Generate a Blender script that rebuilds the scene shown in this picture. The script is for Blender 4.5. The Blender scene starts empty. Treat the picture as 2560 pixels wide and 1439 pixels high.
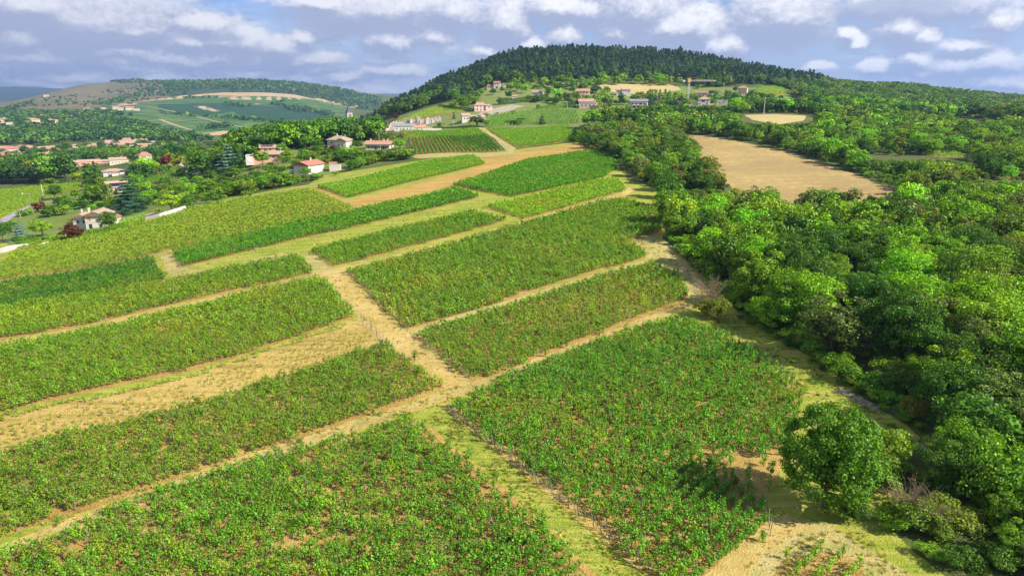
import bpy, bmesh, math, random
import numpy as np
from mathutils import Vector, Matrix, noise as mnoise
from mathutils.geometry import delaunay_2d_cdt
R = math.radians
rng = np.random.default_rng(11)
random.seed(11)
scene = bpy.context.scene
COL = scene.collection
# ------------------------------------------------------------------ camera
CAMZ = 30.0; FPX = 1707.0; PITCH = R(15.7)
cd = bpy.data.cameras.new('camera'); cam = bpy.data.objects.new('camera', cd); COL.objects.link(cam)
cd.sensor_width = 36.0; cd.lens = FPX / 2560 * 36.0; cd.clip_start = 0.5; cd.clip_end = 40000
cam.location = (0, 0, CAMZ); cam.rotation_euler = (math.pi / 2 - PITCH, 0, 0)
scene.camera = cam
# ------------------------------------------------------------------ light
SUN_EL, SUN_AZ = R(38), R(114)          # azimuth clockwise from +Y
sd = bpy.data.lights.new('sun', 'SUN'); sun = bpy.data.objects.new('sun', sd); COL.objects.link(sun)
sd.energy = 5.0; sd.angle = R(0.5); sd.color = (1.0, 0.93, 0.80)
sdir = Vector((math.sin(SUN_AZ) * math.cos(SUN_EL), math.cos(SUN_AZ) * math.cos(SUN_EL), math.sin(SUN_EL)))
sun.rotation_euler = sdir.to_track_quat('Z', 'Y').to_euler(); sun.location = (60, -40, 120)
scene.view_settings.view_transform = 'Standard'; scene.view_settings.look = 'None'
scene.view_settings.gamma = 1.0; scene.view_settings.exposure = 0.72
scene.cycles.max_bounces = 5; scene.cycles.diffuse_bounces = 2; scene.cycles.glossy_bounces = 1
scene.cycles.transmission_bounces = 2; scene.cycles.transparent_max_bounces = 4; scene.cycles.volume_bounces = 0
scene.cycles.use_adaptive_sampling = True; scene.cycles.adaptive_threshold = 0.02
scene.cycles.sample_clamp_indirect = 4.0

class NT:
    """small wrapper for building node trees"""
    def __init__(s, nt): s.nt = nt; s.n = nt.nodes; s.l = nt.links
    def put(s, sock, v):
        if isinstance(v, bpy.types.NodeSocket): s.l.new(v, sock)
        elif v is not None:
            if hasattr(sock.default_value, '__len__') and not hasattr(v, '__len__'): v = [v] * len(sock.default_value)
            if hasattr(sock.default_value, '__len__') and len(sock.default_value) == 4 and len(v) == 3: v = (*v, 1.0)
            sock.default_value = v
    def m(s, op, a, b=None, c=None, clamp=False):
        nd = s.n.new('ShaderNodeMath'); nd.operation = op; nd.use_clamp = clamp
        for i, v in enumerate((a, b, c)):
            if v is not None: s.put(nd.inputs[i], v)
        return nd.outputs[0]
    def ramp(s, v, lo, hi, a=0.0, b=1.0, smooth=True):
        nd = s.n.new('ShaderNodeMapRange'); nd.interpolation_type = 'SMOOTHSTEP' if smooth else 'LINEAR'
        for i, x in enumerate((v, lo, hi, a, b)): s.put(nd.inputs[i], x)
        return nd.outputs[0]
    def mix(s, f, a, b, mode='MIX'):
        nd = s.n.new('ShaderNodeMix'); nd.data_type = 'RGBA'; nd.blend_type = mode
        s.put(nd.inputs[0], f); s.put(nd.inputs[6], a); s.put(nd.inputs[7], b)
        return nd.outputs[2]
    def noise(s, scale, vec=None, detail=4, rough=0.55, dist=0.0, col=False):
        nd = s.n.new('ShaderNodeTexNoise'); nd.inputs['Scale'].default_value = scale
        nd.inputs['Detail'].default_value = detail; nd.inputs['Roughness'].default_value = rough
        nd.inputs['Distortion'].default_value = dist
        if vec is not None: s.l.new(vec, nd.inputs['Vector'])
        return nd.outputs['Color' if col else 'Fac']
    def mapping(s, vec, scale=(1, 1, 1), rot=(0, 0, 0), loc=(0, 0, 0)):
        nd = s.n.new('ShaderNodeMapping'); s.l.new(vec, nd.inputs['Vector'])
        nd.inputs['Scale'].default_value = scale; nd.inputs['Rotation'].default_value = rot; nd.inputs['Location'].default_value = loc
        return nd.outputs[0]
    def comb(s, x, y, z=0.0):
        nd = s.n.new('ShaderNodeCombineXYZ')
        for i, v in enumerate((x, y, z)): s.put(nd.inputs[i], v)
        return nd.outputs[0]
    def sep(s, v):
        nd = s.n.new('ShaderNodeSeparateXYZ'); s.l.new(v, nd.inputs[0]); return nd.outputs
# ------------------------------------------------------------------ sky
world = bpy.data.worlds.new('World'); scene.world = world; world.use_nodes = True
def pix_dir(u, v):
    xc = (u - 1280) / FPX; t = (v - 719.5) / FPX
    return xc, math.cos(PITCH) - math.sin(PITCH) * t, -(math.sin(PITCH) + math.cos(PITCH) * t)
def azel(u, v):
    x, y, z = pix_dir(u, v); return math.degrees(math.atan2(x, y)), math.degrees(math.atan2(z, math.hypot(x, y)))
#CLOUDS (u, v, ru, rv, weight) as seen from the vineyard, stored as sky azimuth and elevation
CLOUDS = [(500,60,90,22,.8),(1130,30,80,34,.9),(1480,30,60,26,.8),(1330,110,70,20,.8),(1620,100,90,28,.9),(2040,60,40,18,.7),(2420,110,90,18,.7),(760,150,120,22,.8),(450,150,120,20,.8),(180,190,140,18,.7),(620,180,110,16,.8),(70,20,120,30,1.1),(210,60,210,48,1.0),(330,75,120,22,.9),(60,95,130,35,.8),(60,140,260,24,.75),(300,130,260,22,.7),
 (470,105,55,22,1.0),(560,100,60,20,.9),(615,105,50,24,1.05),(700,120,90,26,.9),(640,145,240,26,.7),(760,95,40,16,.9),
 (870,35,120,42,.9),(960,30,130,36,.95),(810,8,90,14,1.0),(1020,15,110,30,.8),(970,100,55,26,1.05),(1090,90,70,26,.75),(985,175,70,14,.9),(860,190,70,12,.8),
 (1262,60,52,38,1.1),(1215,128,35,18,1.0),(1380,20,80,28,.9),(1410,90,40,26,.9),
 (1600,30,85,48,1.15),(1690,70,110,34,1.15),(1550,80,45,26,1.05),(1750,75,50,34,1.1),(1810,115,60,24,1.1),(1740,105,90,14,.8),
 (1960,40,95,42,1.15),(1900,50,60,26,.95),(2180,20,60,18,1.0),(2330,20,190,26,.8),(2120,85,32,13,1.0),(2145,108,38,12,1.0),(2260,72,60,26,1.05),(2310,88,40,18,.9),
 (2190,170,40,14,.95),(2285,150,50,18,1.0),(2390,165,90,22,.85),(2480,160,90,24,.8),(2500,205,120,18,.8),(2290,185,120,12,.7),(2050,165,60,14,.6),(2500,50,90,30,.7)]
def build_world():
    k = NT(world.node_tree); k.n.clear()
    tc = k.n.new('ShaderNodeTexCoord')
    d = k.sep(tc.outputs['Generated'])
    az = k.m('MULTIPLY', k.m('ARCTAN2', d[0], d[1]), 180 / math.pi)
    el = k.m('MULTIPLY', k.m('ARCSINE', d[2]), 180 / math.pi)
    p0 = k.comb(az, el, 0.0)
    warp = k.noise(0.55, p0, 6, 0.62, col=True)
    ws = k.n.new('ShaderNodeVectorMath'); ws.operation = 'MULTIPLY_ADD'; k.l.new(warp, ws.inputs[0])
    ws.inputs[1].default_value = (1.9, 1.1, 0); k.l.new(p0, ws.inputs[2])
    wb = k.n.new('ShaderNodeVectorMath'); wb.operation = 'SUBTRACT'; k.l.new(ws.outputs[0], wb.inputs[0]); wb.inputs[1].default_value = (.95, .55, 0)
    def field(pt):
        acc = None
        for (u, v, ru, rv, w) in CLOUDS:
            a, e = azel(u, v); sx = FPX * math.pi / 180
            ra = ru / sx * math.cos(R(a)) ** 2 * 1.5; re = rv / sx * 1.75
            s1 = k.n.new('ShaderNodeVectorMath'); s1.operation = 'SUBTRACT'; k.l.new(pt, s1.inputs[0]); s1.inputs[1].default_value = (a, e, 0)
            s2 = k.n.new('ShaderNodeVectorMath'); s2.operation = 'MULTIPLY'; k.l.new(s1.outputs[0], s2.inputs[0]); s2.inputs[1].default_value = (1 / ra, 1 / re, 0)
            s3 = k.n.new('ShaderNodeVectorMath'); s3.operation = 'LENGTH'; k.l.new(s2.outputs[0], s3.inputs[0])
            g = k.m('SUBTRACT', w, s3.outputs['Value'])
            acc = g if acc is None else k.m('SMOOTH_MAX', acc, g, 0.15)
        return acc
    off = k.n.new('ShaderNodeVectorMath'); off.operation = 'ADD'; k.l.new(wb.outputs[0], off.inputs[0]); off.inputs[1].default_value = (0.35, 0.75, 0)
    D = field(wb.outputs[0]); D2 = field(off.outputs[0])
    fb = k.noise(.75, k.mapping(p0, (1, 1.5, 1)), 9, 0.58)
    Dn = k.m('ADD', D, k.m('MULTIPLY', k.m('SUBTRACT', fb, .5), .9))
    mask = k.m('MULTIPLY', k.ramp(Dn, -0.22, 0.40), .97)
    relief = k.m('SUBTRACT', D, D2)
    fine = k.noise(2.2, k.mapping(p0, (1, 1.4, 1)), 8, 0.62, .3)
    lit = k.ramp(k.m('ADD', k.m('MULTIPLY', relief, 1.5), k.m('ADD', k.m('MULTIPLY', k.m('SUBTRACT', fb, .5), .9), k.m('MULTIPLY', k.m('SUBTRACT', fine, .5), .8))), -0.25, 0.85)
    lf = k.ramp(az, -20.0, 10.0, 0.72, 1.0)                      # the left of the sky is the greyer, thicker bank
    lit = k.m('MULTIPLY', lit, lf)
    for (u, v, ru, rv) in ((2250, 18, 170, 26), (930, 62, 120, 26), (330, 92, 150, 12), (560, 95, 45, 12), (1640, 105, 120, 14), (1960, 85, 90, 12), (80, 60, 120, 14)):   # shaded bases and thick cores
        a_, e_ = azel(u, v); sx = FPX * math.pi / 180
        v1 = k.n.new('ShaderNodeVectorMath'); v1.operation = 'SUBTRACT'; k.l.new(wb.outputs[0], v1.inputs[0]); v1.inputs[1].default_value = (a_, e_, 0)
        v2 = k.n.new('ShaderNodeVectorMath'); v2.operation = 'MULTIPLY'; k.l.new(v1.outputs[0], v2.inputs[0]); v2.inputs[1].default_value = (sx / ru, sx / rv, 0)
        v3 = k.n.new('ShaderNodeVectorMath'); v3.operation = 'LENGTH'; k.l.new(v2.outputs[0], v3.inputs[0])
        lit = k.m('MULTIPLY', lit, k.ramp(v3.outputs['Value'], .35, 1.25, .15, 1.0))
    ccol = k.mix(lit, (0.37, 0.41, 0.56), (1.02, 1.0, 1.0))
    # wide soft bank behind the puffs: thick at the left, broken at the right
    st = k.noise(0.15, k.mapping(p0, (0.55, 1.7, 1), (0, 0, R(5)), (3.1, 1.4, 0)), 9, 0.62, 0.9)
    bias = k.m('ADD', k.ramp(az, -38, 12, .16, -.09), k.ramp(el, 1.0, 9.0, .06, -.03))
    veil = k.m('MULTIPLY', k.ramp(k.m('ADD', st, bias), 0.46, 0.66), .88)
    st2 = k.noise(0.45, k.mapping(p0, (0.5, 1.7, 1), (0, 0, R(4))), 8, .6, .5)
    vl = k.ramp(k.m('ADD', st2, k.m('MULTIPLY', k.m('SUBTRACT', fine, .5), .3)), .38, .64)
    vcol = k.mix(vl, (0.32, 0.39, 0.58), (0.92, 0.93, 0.98))
    lowv = k.ramp(el, 8.0, -1.0, 0.0, 0.9)
    sky = k.n.new('ShaderNodeTexSky'); sky.sky_type = 'NISHITA'; sky.sun_disc = False
    sky.sun_elevation = SUN_EL; sky.sun_rotation = SUN_AZ; sky.altitude = 300; sky.air_density = 1.0; sky.dust_density = 0.6; sky.ozone_density = 3.0
    S = 0.07
    # cloud radiances are divided by the background strength so that they stay plain values
    cc = k.mix(1.0, ccol, (1 / S * .74,) * 3, 'MULTIPLY'); vc = k.mix(1.0, vcol, (1 / S * .62,) * 3, 'MULTIPLY')
    base = k.mix(lowv, k.mix(1.0, sky.outputs[0], (.80, .92, 1.30), 'MULTIPLY'), (.56 / S * .66, .66 / S * .66, .86 / S * .66))
    c1 = k.mix(veil, base, vc)
    c2 = k.mix(mask, c1, cc)
    up = k.ramp(el, -1.0, 0.5)
    c3 = k.mix(up, sky.outputs[0], c2)
    bg = k.n.new('ShaderNodeBackground'); k.l.new(c3, bg.inputs[0]); bg.inputs[1].default_value = S
    out = k.n.new('ShaderNodeOutputWorld'); k.l.new(bg.outputs[0], out.inputs[0])
    world.cycles.sampling_method = 'MANUAL'; world.cycles.sample_map_resolution = 512
build_world()
# ------------------------------------------------------------------ naming helpers
def tag(o, label=None, cat=None, group=None, kind=None):
    if label: o['label'] = label
    if cat: o['category'] = cat
    if group: o['group'] = group
    if kind: o['kind'] = kind
    return o
def thing(name, label, cat, loc=(0, 0, 0), rz=0.0, group=None):
    o = bpy.data.objects.new(name, None); COL.objects.link(o); o.location = loc; o.rotation_euler = (0, 0, rz)
    o.empty_display_size = 0.5
    return tag(o, label, cat, group)
def link(name, mesh, parent=None):
    o = bpy.data.objects.new(name, mesh); COL.objects.link(o)
    if parent is not None: o.parent = parent
    return o
def mesh_np(name, verts, faces, mats=(), smooth=False, midx=None):
    """verts (n,3); faces (m,3|4) integer array"""
    me = bpy.data.meshes.new(name); verts = np.asarray(verts, np.float32); faces = np.asarray(faces, np.int32)
    n, (m, kf) = len(verts), faces.shape
    me.vertices.add(n); me.vertices.foreach_set('co', verts.ravel())
    me.loops.add(m * kf); me.loops.foreach_set('vertex_index', faces.ravel())
    me.polygons.add(m); me.polygons.foreach_set('loop_start', np.arange(0, m * kf, kf, dtype=np.int32))
    if midx is not None: me.polygons.foreach_set('material_index', np.asarray(midx, np.int32))
    me.polygons.foreach_set('use_smooth', np.full(m, smooth))
    for mt in mats: me.materials.append(mt)
    me.update(calc_edges=True); return me
# ================================================================== terrain: one heightfield, survey points -> smooth surface
# (u, v, 'z', height) or (u, v, 'y', distance): the spots of the landscape that were surveyed
SV = [(0,1439,'z',0),(640,1439,'z',0),(1280,1439,'z',0),(1920,1439,'z',0),(2560,1439,'z',0.3),
 (0,1150,'z',.2),(640,1150,'z',0),(1280,1100,'z',0),(1920,1100,'z',.2),(2560,1100,'z',1.2),
 (0,1000,'z',.3),(1280,950,'z',0),(2560,900,'z',2),(0,860,'z',.5),(640,860,'z',.3),(1280,800,'z',.4),(1900,800,'z',1.0),(2560,750,'z',3),
 (0,780,'z',-1.6),(0,705,'z',-4),(400,650,'z',-1.6),(800,685,'z',1.0),(1250,600,'z',2.3),(1650,600,'z',2.8),(2500,600,'z',4.5),
 (0,640,'z',-8),(240,570,'z',-10.5),(480,520,'z',-3.5),(770,475,'z',1.0),(620,500,'z',-1.2),(0,550,'y',258),(330,530,'y',238),
 (1000,400,'z',4.2),(1200,400,'z',6),(1500,370,'z',9),(1570,485,'z',5),(1130,465,'z',3.8),(1150,385,'z',6.5),(950,495,'z',2.5),
 (1020,350,'z',8.5),(1200,322,'z',11.5),(1420,355,'z',9.8),(1420,315,'z',13),(1000,323,'z',10.5),
 (600,480,'z',-2.5),(500,460,'z',-8),(400,450,'z',-12),(770,432,'y',280),(660,392,'y',322),(950,371,'y',340),(850,366,'y',345),
 (850,341,'y',420),(720,350,'y',425),(950,330,'y',450),(610,365,'y',430),(560,375,'y',440),(455,432,'y',395),(290,485,'y',300),
 (200,450,'y',420),(250,430,'y',500),(270,405,'y',600),(100,470,'y',375),(0,440,'y',540),(360,398,'y',560),
 (0,400,'y',700),(150,385,'y',740),(300,370,'y',860),(450,372,'y',850),(0,350,'y',980),(250,345,'y',1000),(500,350,'y',1010),
 (0,315,'y',1300),(230,305,'y',1330),(450,325,'y',1250),(620,330,'y',1250),(100,288,'y',1650),(320,276,'y',1700),(600,290,'y',1750),(850,300,'y',1700),
 (0,272,'y',2050),(300,262,'y',2050),(450,255,'y',2200),(600,238,'y',2500),(700,240,'y',2500),(850,262,'y',2400),(940,270,'y',2500),
 (100,246,'y',2450),(0,264,'y',2350),(250,235,'y',2700),(200,213,'y',3000),(330,201,'y',3200),(450,203,'y',3300),(600,200,'y',3300),(700,204,'y',3300),(800,214,'y',3300),(880,228,'y',3200),(960,246,'y',3100),
 (1130,322,'y',440),(1030,330,'y',440),(1100,300,'y',480),(1180,300,'y',455),(1205,275,'y',505),(1236,221,'y',610),(1330,235,'y',570),(1460,233,'y',570),
 (1320,320,'y',420),(1440,277,'y',485),(1300,270,'y',510),(1466,266,'y',505),(1557,239,'y',560),(1600,226,'y',595),(1600,268,'y',500),(1760,264,'y',510),(1930,244,'y',560),(1940,224,'y',620),
 (1500,207,'y',625),(1700,215,'y',630),(1130,252,'y',580),(1000,290,'y',560),(1240,205,'y',640),(1855,232,'y',590),
 (900,316,'y',680),(1000,276,'y',740),(940,300,'y',700),(1100,222,'y',780),(1180,190,'y',810),(1250,160,'y',840),(1320,145,'y',860),(1500,141,'y',870),(1650,146,'y',870),(1750,160,'y',870),(1850,178,'y',870),(1950,198,'y',870),(2050,212,'y',880),(2150,226,'y',890),
 (1500,170,'y',740),(1300,180,'y',730),(1750,185,'y',740),(1150,225,'y',690),
 (2250,226,'y',930),(2350,238,'y',930),(2450,248,'y',930),(2560,258,'y',930),(2200,255,'y',700),(2400,270,'y',680),(2560,285,'y',640),(2050,250,'y',640),
 (1720,345,'z',11),(1950,420,'z',6.5),(2215,470,'z',5.5),(1880,475,'z',4.5),(1940,295,'y',400),(2105,282,'y',450),(2300,300,'y',440),(2560,303,'y',430),(2300,350,'y',320),(2560,380,'y',260),(2560,450,'y',205),
 (1700,450,'z',5.5),(2400,500,'z',5.5),(1600,330,'y',340),(1800,320,'y',350)]
# back sides of the ridges: (x/y, y, height)
BK = [(-.40,560,-12),(-.30,560,-10),(-.48,520,-12),(-.24,640,-8),(-.36,700,-28),(-.5,640,-26),(-.25,850,-24),(-.15,1100,0),(-.3,1200,-32),
 (-.6,4300,10),(-.4,4500,10),(-.2,4500,0),(-.80,2600,-30),(-.74,3300,-30),(-.72,4300,-30),(-.66,3700,-10),(-.78,3000,-30),(-.2,7000,30),(.2,1300,10),(0,1300,15),(.5,1300,15),(0,1050,70),(.25,1050,68),(.5,1100,30),(-.1,1000,30),(.7,1300,15),(.7,7000,20),(.2,7000,20),(0,4000,10),(.5,4000,10),(-.18,1700,-22),(-.12,2300,10),(-.1,3000,40)]
FAR = [(-300,228),(0,223),(60,221),(120,226),(200,228),(260,231)]       # the blue ridge on the horizon
def _ctrl():
    P = []
    for (u, v, t, a) in SV:
        x, y, z = pix_dir(u, v)
        if t == 'z': Y = (a - CAMZ) / z * y; Z = a
        else: Y = a; Z = CAMZ + z / y * Y
        P.append((x / y, math.log(Y), Z / Y))
    for (k, Y, Z) in BK: P.append((k, math.log(Y), Z / Y))
    for (u, v) in FAR:
        x, y, z = pix_dir(u, v); P.append((x / y, math.log(7200), (CAMZ + z / y * 7200) / 7200))
    return np.array(P)
CT = _ctrl()
SC = np.array([1.0, 0.42])
def _phi(r2): return 0.5 * r2 * np.log(r2 + 1e-12)
def _fit():
    X = CT[:, :2] * SC; n = len(X)
    A = _phi(((X[:, None] - X[None]) ** 2).sum(2)) + np.eye(n) * 2e-4
    Pm = np.c_[np.ones(n), X]
    M = np.block([[A, Pm], [Pm.T, np.zeros((3, 3))]])
    s = np.linalg.solve(M, np.r_[CT[:, 2], 0, 0, 0]); return X, s
NK, NL = 361, 420
GK = np.linspace(-1.8, 1.8, NK); GL = np.linspace(math.log(9.0), math.log(9000.0), NL)
def _grid():
    X, s = _fit(); n = len(X)
    kk = np.clip(GK, -.86, .86); ll = np.clip(GL, math.log(36), math.log(7600))
    K, L = np.meshgrid(kk, ll); Q = np.c_[K.ravel(), L.ravel()] * SC
    W = np.zeros(len(Q))
    for i in range(0, len(Q), 20000):
        q = Q[i:i + 20000]
        W[i:i + 20000] = _phi(((q[:, None] - X[None]) ** 2).sum(2)) @ s[:n] + s[n] + q @ s[n + 1:]
    W = W.reshape(NL, NK)
    W *= np.clip((GL[:, None] - math.log(25)) / .5, 0, 1)          # level ground close to the drone
    return W
GW = _grid()
def ground_z(x, y):
    x = np.asarray(x, float); y = np.maximum(np.asarray(y, float), 9.01)
    a = np.clip((x / y - GK[0]) / (GK[1] - GK[0]), 0, NK - 1.001); b = np.clip((np.log(y) - GL[0]) / (GL[1] - GL[0]), 0, NL - 1.001)
    i = a.astype(int); j = b.astype(int); fa = a - i; fb = b - j
    w = GW[j, i] * (1 - fa) * (1 - fb) + GW[j, i + 1] * fa * (1 - fb) + GW[j + 1, i] * (1 - fa) * fb + GW[j + 1, i + 1] * fa * fb
    return w * y
_LY = np.exp(np.linspace(math.log(20), math.log(8500), 2600))
def pix_ground(u, v, after=0.0):
    """the spot of the terrain seen at a survey pixel"""
    x, y, z = pix_dir(u, v); k = x / y; m = z / y
    d = CAMZ + m * _LY - ground_z(k * _LY, _LY)
    ok = np.where((d[1:] <= 0) & (d[:-1] > 0) & (_LY[1:] > after))[0]
    if len(ok) == 0: i = int(np.argmin(np.where(_LY > after, np.abs(d) / _LY, 9))); Y = _LY[i]
    else:
        i = ok[0]; t = d[i] / (d[i] - d[i + 1]); Y = _LY[i] + t * (_LY[i + 1] - _LY[i])
    return float(k * Y), float(Y)
def G(x, y): return float(ground_z(x, y))
def gp(u, v, after=0.0):
    x, y = pix_ground(u, v, after); return Vector((x, y, G(x, y)))
def at_y(u, Y, v=300):
    """ground spot in the direction of column u (near row v) at distance Y"""
    x, y, z = pix_dir(u, v); return Vector((x / y * Y, Y, G(x / y * Y, Y)))

# ------------------------------------------------------------------ ground materials
def mat(name):
    m = bpy.data.materials.new(name); m.use_nodes = True; m.node_tree.nodes.clear(); return m, NT(m.node_tree)
def ground_mat(name, ramp, s1=.05, s2=1.2, s3=9.0, bump=.5, streak=None, contrast=1.0):
    """ramp: list of colours blended by layered world-space noise"""
    m, k = mat(name)
    g = k.n.new('ShaderNodeNewGeometry').outputs['Position']
    a = k.noise(s1, g, 5, .6); b = k.noise(s2, g, 5, .65); c = k.noise(s3, g, 3, .6)
    f = k.m('ADD', k.m('MULTIPLY', a, .36), k.m('ADD', k.m('MULTIPLY', b, .34), k.m('MULTIPLY', c, .36)))
    f = k.m('SUBTRACT', f, .03)
    if streak:
        ang, fr, amt = streak
        w = k.noise(1.0, k.mapping(g, (fr * .06, fr, 1), (0, 0, -ang)), 2, .5)
        f = k.m('ADD', f, k.m('MULTIPLY', k.m('SUBTRACT', w, .5), amt))
    f = k.ramp(f, .5 - .2 / contrast, .5 + .2 / contrast, smooth=False)
    cr = k.n.new('ShaderNodeValToRGB'); k.l.new(f, cr.inputs[0])
    el = cr.color_ramp.elements
    while len(el) < len(ramp): el.new(.5)
    for i, cc in enumerate(ramp): el[i].position = i / (len(ramp) - 1); el[i].color = (*cc, 1)
    bs = k.n.new('ShaderNodeBsdfPrincipled'); k.l.new(cr.outputs[0], bs.inputs['Base Color']); bs.inputs['Roughness'].default_value = .95
    bs.inputs['Specular IOR Level'].default_value = .1
    bp = k.n.new('ShaderNodeBump'); bp.inputs['Strength'].default_value = bump; bp.inputs['Distance'].default_value = .25
    k.l.new(k.m('ADD', b, c), bp.inputs['Height']); k.l.new(bp.outputs[0], bs.inputs['Normal'])
    o = k.n.new('ShaderNodeOutputMaterial'); k.l.new(bs.outputs[0], o.inputs[0]); return m
RD = math.radians(44)
GM = dict(
 base=ground_mat('scrub_ground', [(.05, .075, .02), (.10, .13, .035), (.20, .19, .06)], .02, .5, 5),
 soil=ground_mat('orange_soil', [(.17, .10, .03), (.43, .28, .075), (.58, .42, .14)], .06, 1.0, 8, .6, (RD, 1.1, .25)),
 soil_pale=ground_mat('pale_sandy_soil', [(.27, .20, .045), (.56, .40, .11), (.65, .53, .19)], .06, 1.6, 9, .8, (RD, 1.0, .5)),
 soil_straw=ground_mat('straw_soil', [(.20, .19, .04), (.46, .30, .08), (.62, .37, .11)], .05, .8, 7, .6, (RD, .9, .7)),
 grass=ground_mat('mown_grass', [(.09, .16, .02), (.20, .27, .045), (.40, .35, .11)], .09, .8, 6, .4, (RD, 1.3, .3)),
 grass_dry=ground_mat('dry_grass', [(.20, .24, .05), (.42, .36, .12), (.58, .44, .19)], .08, .8, 6, .5, (RD, .8, .35)),
 track=ground_mat('dirt_track', [(.24, .21, .05), (.50, .36, .11), (.63, .49, .20)], .12, 1.0, 7, .5, None, 1.3),
 lane=ground_mat('grass_lane', [(.13, .21, .02), (.32, .36, .045), (.54, .44, .12)], .10, 1.2, 8, .6, (RD, 1.8, .6)),
 brown=ground_mat('mown_hay_field', [(.28, .17, .09), (.40, .26, .12), (.36, .28, .10), (.52, .36, .14), (.60, .44, .18)], .05, .5, 4, .7, (R(-35), .8, .22), 1.3),
 meadow=ground_mat('meadow', [(.085, .13, .03), (.17, .22, .055), (.31, .30, .11)], .02, .25, 2, .3),
 straw=ground_mat('straw_meadow', [(.30, .26, .09), (.46, .37, .15), (.55, .44, .20)], .02, .2, 2, .3),
 lawn=ground_mat('garden_lawn', [(.08, .14, .02), (.16, .22, .04), (.30, .28, .10)], .05, .5, 3, .3),
 asphalt=ground_mat('pale_asphalt', [(.27, .26, .24), (.35, .33, .31), (.42, .40, .37)], .1, 1, 8, .2),
 terrace=ground_mat('terrace_paving', [(.48, .28, .16), (.58, .36, .22), (.62, .42, .28)], .3, 1, 8, .2),
 court=ground_mat('gravel_court', [(.28, .25, .16), (.38, .33, .24), (.46, .40, .30)], .3, 1, 8, .2),
 valley=ground_mat('valley_vines', [(.035, .10, .025), (.07, .16, .035), (.13, .20, .05)], .012, .06, .5, .3, (R(20), .02, .9), 1.3),
 valley_dark=ground_mat('valley_vines_dark', [(.018, .06, .028), (.03, .085, .035), (.05, .11, .04)], .012, .06, .5, .3),  # vine green darkened in the colour itself to stand in for a cloud's shadow
 valley_tan=ground_mat('valley_stubble', [(.38, .27, .14), (.50, .36, .19), (.58, .44, .25)], .006, .05, .5, .3),
 heath=ground_mat('brown_heath', [(.08, .085, .04), (.18, .155, .075), (.32, .255, .13)], .004, .03, .3, .5),
 wood=ground_mat('wooded_slope', [(.02, .045, .018), (.045, .085, .028), (.085, .13, .04)], .01, .1, .6, .6),
 blue=ground_mat('far_ridge', [(.02, .04, .02), (.04, .07, .03), (.07, .10, .04)], .002, .01, .1, .2))
def build_terrain():
    K, L = np.meshgrid(GK, GL); Y = np.exp(L); X = K * Y; Z = GW * Y
    V = np.c_[X.ravel(), Y.ravel(), Z.ravel()]
    i, j = np.meshgrid(np.arange(NK - 1), np.arange(NL - 1)); a = (j * NK + i).ravel()
    F = np.c_[a, a + 1, a + NK + 1, a + NK]
    # level apron behind and beside the drone, stitched to the first row
    me = mesh_np('terrain', V, F, [GM['base']], smooth=True)
    tag(link('terrain', me), 'rolling wine country ground from near slope to far hills', None, None, 'structure')
    w = GK[-1] * 9
    me = mesh_np('ground', [(-400, -400, 0), (400, -400, 0), (400, 9, 0), (w, 9, 0), (-w, 9, 0), (-400, 9, 0)], [[0, 1, 3, 4], [1, 2, 3, 3][:4], [0, 4, 5, 5][:4]][:1], [GM['base']])
    tag(link('ground', me), 'level ground below the viewpoint', None, None, 'structure')
build_terrain()
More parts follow.
